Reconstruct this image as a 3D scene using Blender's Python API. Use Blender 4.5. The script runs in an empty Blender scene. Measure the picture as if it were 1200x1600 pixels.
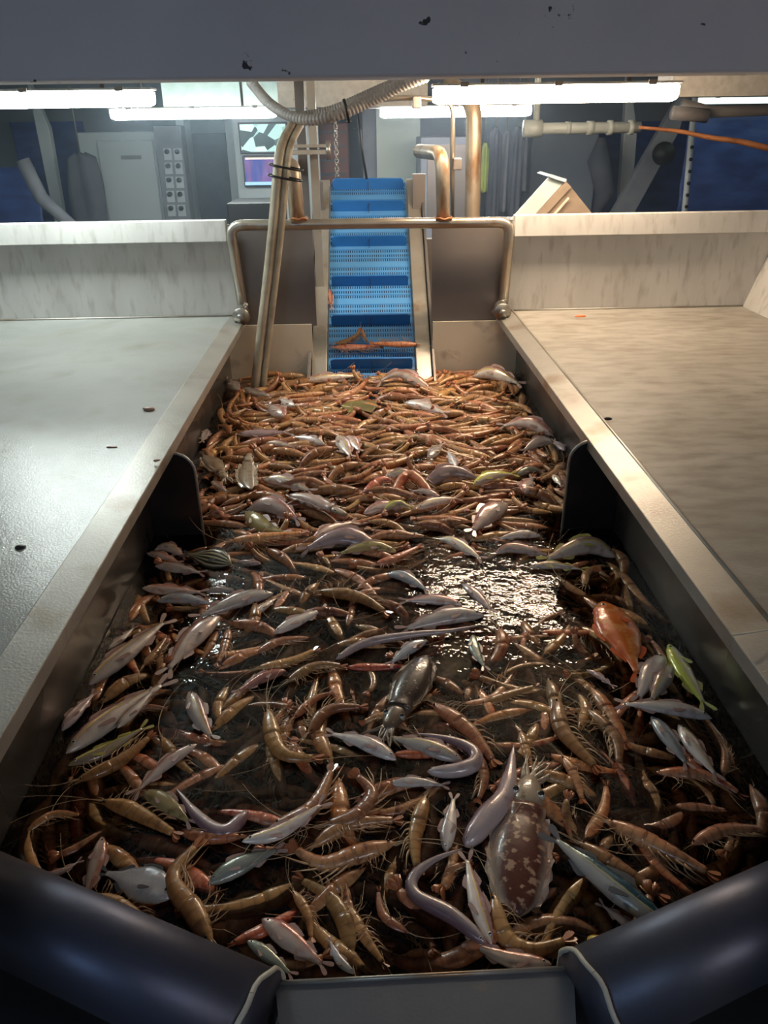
import bpy, math, random
import numpy as np
from mathutils import Vector, Matrix, noise
random.seed(7)
C = bpy.context.scene.collection
SC = bpy.context.scene
R = math.radians

# ------------------------------------------------------------------ camera, world, exposure, lamps' colours
CAM = Vector((-0.0409, 0, 1.75)); PITCH, YAW, ROLL, FPX = .4658, .0230, -.0142, 1202.8
_F = Vector((math.sin(YAW)*math.cos(PITCH), math.cos(YAW)*math.cos(PITCH), -math.sin(PITCH)))
_R = Vector((math.cos(YAW), -math.sin(YAW), 0)); _U = _R.cross(_F)
_R2 = _R*math.cos(ROLL)+_U*math.sin(ROLL); _U2 = _U*math.cos(ROLL)-_R*math.sin(ROLL)
cd = bpy.data.cameras.new('camera'); cam = bpy.data.objects.new('camera', cd); C.objects.link(cam)
cam.matrix_world = Matrix.Translation(CAM) @ Matrix((_R2, _U2, -_F)).transposed().to_4x4()
cd.sensor_fit = 'VERTICAL'; cd.sensor_height = 36; cd.lens = 36*FPX/1600; cd.clip_start = .02
SC.camera = cam
w = bpy.data.worlds.new('world'); SC.world = w; w.use_nodes = True
w.node_tree.nodes['Background'].inputs[0].default_value = (.45, .6, 1, 1)
w.node_tree.nodes['Background'].inputs[1].default_value = .05
SC.view_settings.view_transform = 'Standard'; SC.view_settings.look = 'None'
SC.view_settings.gamma = 1; SC.view_settings.use_curve_mapping = False
SC.view_settings.exposure = 0.0
HAZE = .06
COOL = (.90, 1, .96); WARM = (1, .77, .54)
LAMP_L, LAMP_R, LAMP_BACK, LAMP_REAR = 60, 66, 48, 27

def ray(px, py): return (_F*FPX + _R2*(px-600) - _U2*(py-800)).normalized()
def PZ(px, py, z):
    d = ray(px, py); return CAM + d*((z-CAM.z)/d.z)
def PY(px, py, Y):
    d = ray(px, py); return CAM + d*(Y/d.y)

# ------------------------------------------------------------------ materials
def mat(name, c1, rough=.5, metal=0, c2=None, scale=8, bump=0, bscale=60, coat=0, spec=.5, stain=None, st=(.5, .65), sscale=3, stretch=(1,1,1), r2=None, emit=None, estr=0, crough=.1):
    m = bpy.data.materials.new(name); m.use_nodes = True
    nt = m.node_tree; N = nt.nodes; L = nt.links; b = N['Principled BSDF']
    b.inputs['Base Color'].default_value = (*c1, 1); b.inputs['Roughness'].default_value = rough
    b.inputs['Metallic'].default_value = metal; b.inputs['Specular IOR Level'].default_value = spec
    b.inputs['Coat Weight'].default_value = coat; b.inputs['Coat Roughness'].default_value = crough
    if emit: b.inputs['Emission Color'].default_value = (*emit, 1); b.inputs['Emission Strength'].default_value = estr
    tc = N.new('ShaderNodeTexCoord'); mp = N.new('ShaderNodeMapping'); mp.inputs['Scale'].default_value = stretch
    L.new(tc.outputs['Object'], mp.inputs[0])
    col = None
    def nz(s, det=5):
        n = N.new('ShaderNodeTexNoise'); n.inputs['Scale'].default_value = s; n.inputs['Detail'].default_value = det
        L.new(mp.outputs[0], n.inputs['Vector']); return n
    def ramp(fac, p0, p1, a, bb):
        r = N.new('ShaderNodeValToRGB'); r.color_ramp.elements[0].position = p0; r.color_ramp.elements[1].position = p1
        r.color_ramp.elements[0].color = (*a, 1); r.color_ramp.elements[1].color = (*bb, 1); L.new(fac, r.inputs[0]); return r
    if c2:
        n = nz(scale); r = ramp(n.outputs['Fac'], .35, .68, c1, c2); col = r.outputs[0]
        if r2 is not None:
            q = ramp(n.outputs['Fac'], .4, .62, (rough,)*3, (r2,)*3); L.new(q.outputs[0], b.inputs['Roughness'])
    if stain:
        n = nz(sscale, 8); r = ramp(n.outputs['Fac'], st[0], st[1], (0,0,0), (1,1,1))
        mx = N.new('ShaderNodeMix'); mx.data_type = 'RGBA'; L.new(r.outputs[0], mx.inputs[0])
        if col: L.new(col, mx.inputs[6])
        else: mx.inputs[6].default_value = (*c1, 1)
        mx.inputs[7].default_value = (*stain, 1); col = mx.outputs[2]
    if col: L.new(col, b.inputs['Base Color'])
    if bump:
        n = nz(bscale, 3); bp = N.new('ShaderNodeBump'); bp.inputs['Strength'].default_value = bump; bp.inputs['Distance'].default_value = .004
        L.new(n.outputs['Fac'], bp.inputs['Height']); L.new(bp.outputs[0], b.inputs['Normal'])
        if coat: L.new(bp.outputs[0], b.inputs['Coat Normal'])
    return m

def shell_mat(name, back, belly, spots, line=None, kind='fish', rough=.25, metal=0., vary=.35, sscale=30, bands=0, thr=(.55, .7), bp_=(.55, .98)):
    """skin driven by uv (u along the body, v belly to back) and a per-object random value"""
    m = bpy.data.materials.new(name); m.use_nodes = True
    nt = m.node_tree; N = nt.nodes; L = nt.links; b = N['Principled BSDF']
    b.inputs['Roughness'].default_value = rough; b.inputs['Metallic'].default_value = metal
    b.inputs['Coat Weight'].default_value = .6; b.inputs['Coat Roughness'].default_value = .08
    uv = N.new('ShaderNodeUVMap'); uv.uv_map = 'UVMap'; sp = N.new('ShaderNodeSeparateXYZ'); L.new(uv.outputs[0], sp.inputs[0])
    tc = N.new('ShaderNodeTexCoord')
    oi = N.new('ShaderNodeObjectInfo'); at = N.new('ShaderNodeAttribute'); at.attribute_name = 'rnd'
    ad = N.new('ShaderNodeMath'); ad.operation = 'ADD'; L.new(oi.outputs['Random'], ad.inputs[0]); L.new(at.outputs['Fac'], ad.inputs[1])
    fr = N.new('ShaderNodeMath'); fr.operation = 'FRACT'; L.new(ad.outputs[0], fr.inputs[0])
    n = N.new('ShaderNodeTexNoise'); n.inputs['Scale'].default_value = sscale; n.inputs['Detail'].default_value = 6; L.new(tc.outputs['Object'], n.inputs['Vector'])
    # v + small wobble
    wob = N.new('ShaderNodeMath'); wob.operation = 'MULTIPLY_ADD'; L.new(n.outputs['Fac'], wob.inputs[0]); wob.inputs[1].default_value = .25; L.new(sp.outputs[1], wob.inputs[2])
    r = N.new('ShaderNodeValToRGB'); L.new(wob.outputs[0], r.inputs[0]); cr = r.color_ramp
    cr.elements[0].position = bp_[0]; cr.elements[0].color = (*belly, 1); cr.elements[1].position = bp_[1]; cr.elements[1].color = (*back, 1)
    if line:
        k0, k1 = bp_; e = cr.elements.new(k0+(k1-k0)*.35); e.color = (*[(a*2+c)/3 for a, c in zip(belly, back)], 1)
        e = cr.elements.new(k0+(k1-k0)*.5); e.color = (*line, 1)
        e = cr.elements.new(k0+(k1-k0)*.7); e.color = (*back, 1)
    col = r.outputs[0]
    n2 = N.new('ShaderNodeTexNoise'); n2.inputs['Scale'].default_value = sscale*1.7; n2.inputs['Detail'].default_value = 8; L.new(tc.outputs['Object'], n2.inputs['Vector'])
    r2 = N.new('ShaderNodeValToRGB'); r2.color_ramp.elements[0].position = thr[0]; r2.color_ramp.elements[1].position = thr[1]; L.new(n2.outputs['Fac'], r2.inputs[0])
    mx = N.new('ShaderNodeMix'); mx.data_type = 'RGBA'; L.new(r2.outputs[0], mx.inputs[0]); L.new(col, mx.inputs[6]); mx.inputs[7].default_value = (*spots, 1); col = mx.outputs[2]
    if bands:   # segment edges across the body (prawn) or stripes
        ml = N.new('ShaderNodeMath'); ml.operation = 'MULTIPLY'; L.new(sp.outputs[0], ml.inputs[0]); ml.inputs[1].default_value = bands
        f2 = N.new('ShaderNodeMath'); f2.operation = 'FRACT'; L.new(ml.outputs[0], f2.inputs[0])
        r3 = N.new('ShaderNodeValToRGB'); r3.color_ramp.elements[0].position = .72; r3.color_ramp.elements[1].position = .95
        r3.color_ramp.elements[0].color = (1,1,1,1); r3.color_ramp.elements[1].color = (.5,.42,.36,1); L.new(f2.outputs[0], r3.inputs[0])
        m2 = N.new('ShaderNodeMix'); m2.data_type = 'RGBA'; m2.blend_type = 'MULTIPLY'; m2.inputs[0].default_value = .5; L.new(col, m2.inputs[6]); L.new(r3.outputs[0], m2.inputs[7]); col = m2.outputs[2]
    hs = N.new('ShaderNodeHueSaturation'); L.new(col, hs.inputs['Color'])
    a = N.new('ShaderNodeMapRange'); L.new(fr.outputs[0], a.inputs[0]); a.inputs[3].default_value = 1-vary; a.inputs[4].default_value = 1+vary*.6; L.new(a.outputs[0], hs.inputs['Value'])
    f3 = N.new('ShaderNodeMath'); f3.operation = 'MULTIPLY'; L.new(fr.outputs[0], f3.inputs[0]); f3.inputs[1].default_value = 7.31
    f4 = N.new('ShaderNodeMath'); f4.operation = 'FRACT'; L.new(f3.outputs[0], f4.inputs[0])
    a2 = N.new('ShaderNodeMapRange'); L.new(f4.outputs[0], a2.inputs[0]); a2.inputs[3].default_value = .474 if kind == 'prawn' else .492; a2.inputs[4].default_value = .505 if kind == 'prawn' else .51; L.new(a2.outputs[0], hs.inputs['Hue'])
    L.new(hs.outputs[0], b.inputs['Base Color'])
    bp = N.new('ShaderNodeBump'); bp.inputs['Strength'].default_value = .35; bp.inputs['Distance'].default_value = .001
    n3 = N.new('ShaderNodeTexNoise'); n3.inputs['Scale'].default_value = 160; L.new(tc.outputs['Object'], n3.inputs['Vector']); L.new(n3.outputs['Fac'], bp.inputs['Height'])
    L.new(bp.outputs[0], b.inputs['Normal']); L.new(bp.outputs[0], b.inputs['Coat Normal'])
    return m

M = {}
M['table'] = mat('table_steel', (.36,.335,.29), .5, .1, (.43,.405,.36), 3, .2, 300, 0, stain=(.23,.195,.155), st=(.40,.80), sscale=26, stretch=(.4,1,1))
M['tablewet'] = mat('wet_table_steel', (.235,.24,.225), .6, .0, (.32,.33,.31), 3, .17, 260, .85, stain=(.20,.185,.155), st=(.5,.78), sscale=6, crough=.13)
M['lip'] = mat('lip_steel', (.31,.29,.26), .38, .4, (.40,.38,.34), 5, .12, 200, .2, stain=(.22,.17,.12), st=(.55,.7), sscale=6)
M['splash'] = mat('splash_steel', (.60,.59,.565), .5, .1, (.50,.49,.47), 4, .1, 120, .1, stain=(.43,.41,.385), st=(.52,.7), sscale=22, stretch=(1.6,1,.4))
M['tank'] = mat('tank_steel', (.17,.155,.14), .24, .75, (.24,.215,.19), 3, .06, 40, 0, stain=(.12,.10,.085), st=(.5,.7), sscale=4, r2=.36)
M['panel'] = mat('dull_panel_steel', (.19,.165,.15), .4, .5, (.25,.22,.20), 2.5, .05, 90, 0)
M['bright'] = mat('bright_steel', (.50,.46,.40), .34, .55, (.40,.36,.30), 6, .08, 150, 0, stain=(.30,.18,.09), st=(.6,.78), sscale=9)
M['pipe'] = mat('brushed_pipe', (.52,.48,.42), .28, .8, (.42,.37,.30), 8, .05, 200, 0, stain=(.32,.15,.05), st=(.62,.75), sscale=7)
M['rustpipe'] = mat('rusty_pipe', (.48,.42,.34), .4, .5, (.36,.27,.19), 9, .1, 200, 0, stain=(.20,.09,.03), st=(.55,.7), sscale=10, stretch=(2,2,.6))
M['baffle'] = mat('baffle_steel', (.10,.095,.10), .3, .7, (.06,.06,.065), 4)
M['navytube'] = mat('tube_steel', (.075,.085,.135), .42, .6, (.11,.105,.125), 5, .05, 120)
M['rim'] = mat('rim_steel', (.15,.16,.185), .42, .5, (.19,.20,.225), 7, .05, 200, stain=(.28,.25,.2), st=(.66,.72), sscale=13)
M['beam'] = mat('painted_beam', (.78,.78,.84), .5, .05, (.68,.68,.76), 3, .05, 90, stain=(.05,.045,.06), st=(.685,.70), sscale=22)
M['ceil'] = mat('ceiling_paint', (.62,.63,.60), .5, 0, (.52,.53,.50), 14, .2, 60)
M['cream'] = mat('cream_paint', (.60,.57,.52), .5, 0, (.48,.45,.41), 30, .1, 60, stain=(.36,.26,.2), st=(.66,.7), sscale=40)
M['wall'] = mat('back_wall_paint', (.20,.25,.33), .6, 0, (.26,.31,.38), 3)  # lighter and bluer: pale veil over the far room put into the colour
M['white'] = mat('white_enamel', (.60,.68,.72), .4, 0, (.53,.61,.66), 2)  # enamel tinted towards blue for the same painted-in veil
M['greygreen'] = mat('pale_green_panel', (.52,.60,.55), .5, 0, (.46,.54,.5), 3)
M['dark'] = mat('dark_fabric', (.075,.085,.12), .8, 0, (.12,.13,.16), 6)  # dark tone raised in colour for the veil over the far room
M['clothgrey'] = mat('grey_fabric', (.21,.23,.28), .8, 0, (.28,.30,.34), 8)  # grey lifted and blued, veil painted in here too
M['hivis'] = mat('hi_vis_fabric', (.55,.70,.12), .6, 0, (.4,.5,.1), 8)
M['tarp'] = mat('blue_tarp', (.06,.13,.42), .45, 0, (.035,.07,.26), 5, .8, 12, stretch=(1,1,3))
M['redshelf'] = mat('red_brown_wood', (.22,.06,.04), .5, 0, (.14,.04,.03), 6)
M['rubber'] = mat('black_rubber', (.015,.015,.018), .5)
M['black'] = mat('black_plastic', (.01,.01,.012), .35)
M['rearplate'] = mat('rear_plate_steel', (.82,.75,.60), .45, .1, (.72,.65,.52), 4, .08, 120, stain=(.38,.32,.26), st=(.58,.75), sscale=7)
M['hose'] = mat('dirty_hose', (.44,.38,.29), .45, 0, (.30,.25,.18), 14, .1, 90, stain=(.16,.12,.08), st=(.55,.7), sscale=8)
M['corr'] = mat('grey_flexible_hose', (.40,.37,.35), .4, 0, (.32,.29,.28), 9)
M['pvc'] = mat('pale_plastic_pipe', (.45,.50,.50), .4, 0, (.38,.43,.43), 5)
M['rust'] = mat('rust_rod', (.36,.14,.05), .5, .2, (.22,.08,.03), 12, .3, 60)
M['orange'] = mat('orange_scrap', (.85,.22,.07), .4)
M['debris'] = mat('reddish_scrap', (.30,.14,.10), .35, 0, (.5,.35,.28), 60)
M['pebble'] = mat('dark_grit', (.04,.035,.03), .5)
M['thread'] = mat('pale_thread', (.6,.55,.45), .5)
M['carton'] = mat('brown_cardboard', (.30,.23,.17), .7, 0, (.23,.175,.13), 12)
M['cartoncool'] = mat('cool_lit_cardboard', (.50,.58,.58), .5, 0, (.42,.50,.50), 10)  # pale teal: cool lamplight on the flaps put into the colour
M['leaf'] = mat('olive_leaf', (.22,.17,.03), .3, 0, (.14,.12,.02), 20, coat=.5)
M['yellow'] = mat('yellow_flesh', (.62,.42,.05), .3, 0, (.45,.28,.03), 40, coat=.5)
M['blueplastic'] = mat('shaded_flight_plastic', (.022,.17,.52), .38, 0, (.03,.2,.58), 5)  # darker than the belt: shade on the flight faces put into the colour
M['housing'] = mat('lamp_housing', (.5,.5,.48), .4)
M['floor'] = mat('wet_floor', (.05,.05,.05), .4, 0, (.08,.08,.08), 4)
M['bolt'] = mat('bolt_steel', (.42,.40,.37), .3, .8, (.3,.28,.25), 30)
# prawns and fish
M['prawn'] = shell_mat('prawn_shell', (.47,.215,.072), (.58,.34,.14), (.24,.105,.038), kind='prawn', bp_=(.3, .95), rough=.3, vary=.38, sscale=25, bands=11)
M['prawnleg'] = mat('prawn_limb', (.60,.40,.22), .35, 0, (.48,.24,.10), 30, coat=.3)
M['prawntail'] = mat('prawn_tail_fan', (.38,.12,.05), .3, 0, (.50,.17,.06), 20, coat=.5)
M['prawnred'] = shell_mat('prawn_shell_red', (.72,.26,.08), (.78,.42,.20), (.52,.13,.04), kind='prawn', bp_=(.3, .95), rough=.28, vary=.25, sscale=25, bands=11)
M['antenna'] = mat('prawn_antenna', (.72,.52,.30), .35, coat=.3)
M['eyeblack'] = mat('eye_black', (.005,.005,.006), .08, coat=1)
M['eyering'] = mat('eye_ring', (.62,.60,.52), .2, .2, coat=1)
M['f_pink'] = shell_mat('pink_fish_skin', (.48,.20,.16), (.86,.71,.63), (.66,.42,.38), line=(.62,.44,.36), metal=.15)
M['f_silver'] = shell_mat('silver_fish_skin', (.34,.26,.25), (.84,.76,.69), (.58,.44,.41), metal=.15)
M['f_yellow'] = shell_mat('yellow_striped_fish_skin', (.45,.26,.24), (.86,.76,.67), (.64,.48,.42), line=(.70,.62,.10), metal=.15)
M['f_lime'] = shell_mat('yellow_fish_skin', (.60,.62,.10), (.66,.56,.42), (.70,.60,.20), line=(.72,.70,.12), metal=.1)
M['f_red'] = shell_mat('red_fish_skin', (.48,.09,.05), (.60,.28,.22), (.40,.08,.05), metal=.1)
M['f_purple'] = shell_mat('purple_fish_skin', (.36,.20,.21), (.62,.50,.50), (.46,.31,.32), metal=.15)
M['f_blue'] = shell_mat('bluish_fish_skin', (.30,.32,.38), (.68,.68,.69), (.46,.43,.46), metal=.2)
M['f_green'] = shell_mat('greenish_fish_skin', (.30,.34,.26), (.58,.62,.55), (.40,.44,.36), metal=.35)
M['f_brown'] = shell_mat('olive_fish_skin', (.26,.20,.06), (.50,.40,.18), (.18,.14,.06), metal=.1)
M['f_orange'] = shell_mat('orange_fish_skin', (.66,.10,.02), (.74,.16,.03), (.82,.30,.10), vary=.02, metal=.05, thr=(.5,.62))
M['f_eel'] = shell_mat('eel_skin', (.27,.16,.18), (.63,.51,.49), (.42,.28,.28), metal=.12, sscale=18)
M['f_mack'] = shell_mat('mackerel_skin', (.02,.08,.12), (.66,.62,.56), (.16,.22,.26), line=(.72,.66,.30), vary=.02, metal=.35, thr=(.6,.72), bp_=(.45,.75))
M['fin'] = mat('fin_membrane', (.55,.38,.33), .3, 0, (.45,.28,.25), 30, coat=.5)
M['finyellow'] = mat('yellow_fin_membrane', (.62,.58,.18), .3, coat=.5)
M['finorange'] = mat('orange_fin_membrane', (.66,.12,.03), .3, coat=.5)
M['findark'] = mat('dark_fin_membrane', (.12,.12,.13), .3, coat=.5)
M['squid'] = shell_mat('squid_skin', (.36,.27,.18), (.46,.36,.25), (.24,.16,.10), vary=.1, sscale=40)
M['squidlight'] = shell_mat('pale_squid_skin', (.55,.40,.34), (.66,.55,.50), (.42,.27,.20), vary=.1, sscale=50)
M['cuttle'] = shell_mat('cuttlefish_skin', (.12,.03,.02), (.52,.42,.34), (.50,.30,.20), vary=.02, sscale=42, thr=(.54,.60), rough=.35, bp_=(.72,1.0))
M['cuttledark'] = shell_mat('dark_cuttlefish_skin', (.06,.035,.025), (.20,.14,.09), (.46,.36,.26), vary=.02, sscale=60, thr=(.62,.66), rough=.3)

def striped_mat():
    m = bpy.data.materials.new('striped_fish_skin'); m.use_nodes = True
    N = m.node_tree.nodes; L = m.node_tree.links; b = N['Principled BSDF']
    b.inputs['Roughness'].default_value = .3; b.inputs['Coat Weight'].default_value = .6
    uv = N.new('ShaderNodeUVMap'); uv.uv_map = 'UVMap'; sp = N.new('ShaderNodeSeparateXYZ'); L.new(uv.outputs[0], sp.inputs[0])
    ml = N.new('ShaderNodeMath'); ml.operation = 'MULTIPLY'; L.new(sp.outputs[1], ml.inputs[0]); ml.inputs[1].default_value = 5.5
    f = N.new('ShaderNodeMath'); f.operation = 'FRACT'; L.new(ml.outputs[0], f.inputs[0])
    r = N.new('ShaderNodeValToRGB'); L.new(f.outputs[0], r.inputs[0])
    r.color_ramp.elements[0].position = .45; r.color_ramp.elements[0].color = (.035,.035,.02,1)
    r.color_ramp.elements[1].position = .58; r.color_ramp.elements[1].color = (.55,.52,.36,1)
    L.new(r.outputs[0], b.inputs['Base Color']); return m
M['f_stripe'] = striped_mat()

def lamp_mat(name, col, s):
    m = bpy.data.materials.new(name); m.use_nodes = True
    b = m.node_tree.nodes['Principled BSDF']; b.inputs['Base Color'].default_value = (.8,.8,.8,1)
    b.inputs['Emission Color'].default_value = (*col, 1); b.inputs['Emission Strength'].default_value = s
    return m

def belt_mat():
    m = bpy.data.materials.new('perforated_belt'); m.use_nodes = True
    N = m.node_tree.nodes; L = m.node_tree.links; b = N['Principled BSDF']; b.inputs['Roughness'].default_value = .35
    uv = N.new('ShaderNodeUVMap'); uv.uv_map = 'UVMap'; sp = N.new('ShaderNodeSeparateXYZ'); L.new(uv.outputs[0], sp.inputs[0])
    def wave(i, f, lo, hi):
        a = N.new('ShaderNodeMath'); a.operation = 'MULTIPLY'; L.new(sp.outputs[i], a.inputs[0]); a.inputs[1].default_value = f
        c = N.new('ShaderNodeMath'); c.operation = 'FRACT'; L.new(a.outputs[0], c.inputs[0])
        g = N.new('ShaderNodeMath'); g.operation = 'GREATER_THAN'; L.new(c.outputs[0], g.inputs[0]); g.inputs[1].default_value = lo
        h = N.new('ShaderNodeMath'); h.operation = 'LESS_THAN'; L.new(c.outputs[0], h.inputs[0]); h.inputs[1].default_value = hi
        k = N.new('ShaderNodeMath'); k.operation = 'MULTIPLY'; L.new(g.outputs[0], k.inputs[0]); L.new(h.outputs[0], k.inputs[1]); return k.outputs[0]
    # u in metres across, v in metres along
    hole = N.new('ShaderNodeMath'); hole.operation = 'MULTIPLY'; L.new(wave(0, 95, .3, .72), hole.inputs[0]); L.new(wave(1, 34, .25, .8), hole.inputs[1])
    h2 = N.new('ShaderNodeMath'); h2.operation = 'MULTIPLY'; L.new(hole.outputs[0], h2.inputs[0]); L.new(wave(1, 8.5, .2, .98), h2.inputs[1])
    seam = wave(1, 17, .93, 1.0)
    mx = N.new('ShaderNodeMix'); mx.data_type = 'RGBA'; L.new(h2.outputs[0], mx.inputs[0]); mx.inputs[6].default_value = (.11,.34,.68,1); mx.inputs[7].default_value = (.006,.03,.10,1)
    m2 = N.new('ShaderNodeMix'); m2.data_type = 'RGBA'; L.new(seam, m2.inputs[0]); L.new(mx.outputs[2], m2.inputs[6]); m2.inputs[7].default_value = (.03,.18,.5,1)
    L.new(m2.outputs[2], b.inputs['Base Color'])
    inv = N.new('ShaderNodeMath'); inv.operation = 'SUBTRACT'; inv.inputs[0].default_value = 1; L.new(h2.outputs[0], inv.inputs[1])
    bp = N.new('ShaderNodeBump'); bp.inputs['Distance'].default_value = .003; L.new(inv.outputs[0], bp.inputs['Height']); L.new(bp.outputs[0], b.inputs['Normal'])
    return m
M['belt'] = belt_mat()

def screen_mat(name, cols, scale, s, vor=False, stretch=(1,1,1)):
    m = bpy.data.materials.new(name); m.use_nodes = True
    N = m.node_tree.nodes; L = m.node_tree.links; b = N['Principled BSDF']; b.inputs['Base Color'].default_value = (.02,.02,.02,1)
    tc = N.new('ShaderNodeTexCoord'); mp = N.new('ShaderNodeMapping'); mp.inputs['Scale'].default_value = stretch; L.new(tc.outputs['Object'], mp.inputs[0])
    if vor: n = N.new('ShaderNodeTexVoronoi'); n.inputs['Scale'].default_value = scale; o = n.outputs['Color']
    else: n = N.new('ShaderNodeTexNoise'); n.inputs['Scale'].default_value = scale; o = n.outputs['Fac']
    L.new(mp.outputs[0], n.inputs['Vector'])
    r = N.new('ShaderNodeValToRGB'); L.new(o, r.inputs[0])
    r.color_ramp.elements[0].position = .25; r.color_ramp.elements[0].color = (*cols[0], 1); r.color_ramp.elements[1].position = .75; r.color_ramp.elements[1].color = (*cols[-1], 1)
    for i, c in enumerate(cols[1:-1]):
        e = r.color_ramp.elements.new(.25+.5*(i+1)/(len(cols)-1)); e.color = (*c, 1)
    L.new(r.outputs[0], b.inputs['Emission Color']); b.inputs['Emission Strength'].default_value = s
    return m

# ------------------------------------------------------------------ mesh helpers
class MB:
    def __init__(s): s.v = []; s.f = []; s.uv = []; s.rn = []; s.mi = []; s.cur = 0; s.cr = 0.
    def vert(s, p, uv=(0,0)): s.v.append(tuple(p)); s.uv.append(uv); s.rn.append(s.cr); return len(s.v)-1
    def face(s, ids): s.f.append(ids); s.mi.append(s.cur)
    def box(s, c, size, rot=None, off=None):
        c = Vector(c); hx, hy, hz = [a/2 for a in size]; ids = []
        for x in (-hx, hx):
            for y in (-hy, hy):
                for z in (-hz, hz):
                    p = Vector((x, y, z))
                    if rot: p = rot @ p
                    ids.append(s.vert(c+p))
        a = ids
        for q in ((0,1,3,2),(4,6,7,5),(0,4,5,1),(2,3,7,6),(0,2,6,4),(1,5,7,3)): s.face([a[i] for i in q])
    def prism(s, poly, ext):
        """poly: list of 3d points, ext: extrusion vector"""
        n = len(poly); ext = Vector(ext)
        a = [s.vert(p) for p in poly]; b = [s.vert(Vector(p)+ext) for p in poly]
        s.face(a[::-1]); s.face(b)
        for i in range(n): s.face([a[i], a[(i+1) % n], b[(i+1) % n], b[i]])
    def tube(s, pts, r, seg=10, cap=True, ell=1.):
        pts = [Vector(p) for p in pts]; rs = r if isinstance(r, (list, tuple)) else [r]*len(pts); rings = []
        up = Vector((0,0,1)); 
        for i, p in enumerate(pts):
            t = (pts[min(i+1, len(pts)-1)]-pts[max(i-1, 0)]).normalized()
            if i == 0:
                a = up.cross(t)
                if a.length < .05: a = Vector((1,0,0)).cross(t)
                a.normalize()
            else: a = (a - t*a.dot(t)).normalized()
            b = t.cross(a)
            rings.append([s.vert(p+(a*math.cos(k*2*math.pi/seg)+b*math.sin(k*2*math.pi/seg)*ell)*rs[i], (i/(len(pts)-1), .5)) for k in range(seg)])
        for i in range(len(rings)-1):
            for k in range(seg): s.face([rings[i][k], rings[i][(k+1) % seg], rings[i+1][(k+1) % seg], rings[i+1][k]])
        if cap: s.face(rings[0][::-1]); s.face(rings[-1])
    def sphere(s, c, r, seg=8, rings=5, sc=(1,1,1)):
        c = Vector(c); g = []
        for i in range(rings+1):
            th = math.pi*i/rings
            g.append([s.vert(c+Vector((math.sin(th)*math.cos(k*2*math.pi/seg)*sc[0], math.sin(th)*math.sin(k*2*math.pi/seg)*sc[1], math.cos(th)*sc[2]))*r) for k in range(seg)])
        for i in range(rings):
            for k in range(seg): s.face([g[i][k], g[i+1][k], g[i+1][(k+1) % seg], g[i][(k+1) % seg]])
    def build(s, name, m, parent=None, loc=None, smooth=True, bevel=0, mats=None, solid=0):
        me = bpy.data.meshes.new(name); me.from_pydata(s.v, [], s.f); me.update()
        uvl = me.uv_layers.new(name='UVMap'); li = np.empty(len(me.loops), dtype=np.int32); me.loops.foreach_get('vertex_index', li)
        uvl.data.foreach_set('uv', np.array(s.uv, dtype=np.float32)[li].ravel())
        at = me.attributes.new('rnd', 'FLOAT', 'POINT'); at.data.foreach_set('value', np.array(s.rn, dtype=np.float32))
        for x in (mats or [m]): me.materials.append(x)
        if mats: me.polygons.foreach_set('material_index', s.mi)
        if smooth: me.polygons.foreach_set('use_smooth', [True]*len(me.polygons))
        o = bpy.data.objects.new(name, me); C.objects.link(o)
        if parent: o.parent = parent
        if loc: o.location = loc
        if bevel:
            b = o.modifiers.new('bevel', 'BEVEL'); b.width = bevel; b.segments = 2; b.limit_method = 'ANGLE'
        return o
def tag(o, label=None, cat=None, group=None, kind=None):
    if label: o['label'] = label
    if cat: o['category'] = cat
    if group: o['group'] = group
    if kind: o['kind'] = kind
    return o
def thing(name, label, cat, loc=(0,0,0), group=None):
    o = bpy.data.objects.new(name, None); C.objects.link(o); o.location = loc; o.empty_display_size = .05
    return tag(o, label, cat, group)
def local(mb, o):
    """shift a world-space MB into the local space of an Empty (translation only)"""
    l = o.location; mb.v = [(x-l.x, y-l.y, z-l.z) for x, y, z in mb.v]; return mb
def part(mb, name, m, o, **k): return local(mb, o).build(name, m, o, **k)
def B(c, size, rot=None):
    mb = MB(); mb.box(c, size, rot); return mb
def T(pts, r, seg=12, **k):
    mb = MB(); mb.tube(pts, r, seg, **k); return mb
def spline(pts, n):
    """Catmull-Rom through pts, n samples"""
    P = [Vector(p) for p in pts]
    if len(P) == 2: return [P[0].lerp(P[1], i/(n-1)) for i in range(n)]
    P = [P[0]*2-P[1]]+P+[P[-1]*2-P[-2]]; out = []; m = len(P)-3
    for i in range(n):
        u = i/(n-1)*m; k = min(int(u), m-1); t = u-k; a, b, c, d = P[k:k+4]
        out.append(.5*((2*b)+(c-a)*t+(2*a-5*b+4*c-d)*t*t+(3*b-a-3*c+d)*t**3))
    # even arc length
    L = [0]
    for i in range(1, n): L.append(L[-1]+(out[i]-out[i-1]).length)
    res = []; j = 0
    for i in range(n):
        s = L[-1]*i/(n-1)
        while j < n-2 and L[j+1] < s: j += 1
        seg = L[j+1]-L[j]; res.append(out[j].lerp(out[j+1], (s-L[j])/seg if seg > 1e-9 else 0))
    return res
def rounded(pts, r, n=5):
    """polyline with rounded corners"""
    P = [Vector(p) for p in pts]; out = [P[0]]
    for i in range(1, len(P)-1):
        a = (P[i-1]-P[i]); b = (P[i+1]-P[i]); rr = min(r, a.length*.45, b.length*.45); a.normalize(); b.normalize()
        p0 = P[i]+a*rr; p2 = P[i]+b*rr
        for k in range(n+1):
            t = k/n; out.append(p0*(1-t)**2+P[i]*2*t*(1-t)+p2*t*t)
    out.append(P[-1]); return out

ZW = .75            # water level
ZT = 1.028; XL, XR = -.5443, .5325; YB = 3.336; ZTOP = 1.412; WX = .63; YF = .60

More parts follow.
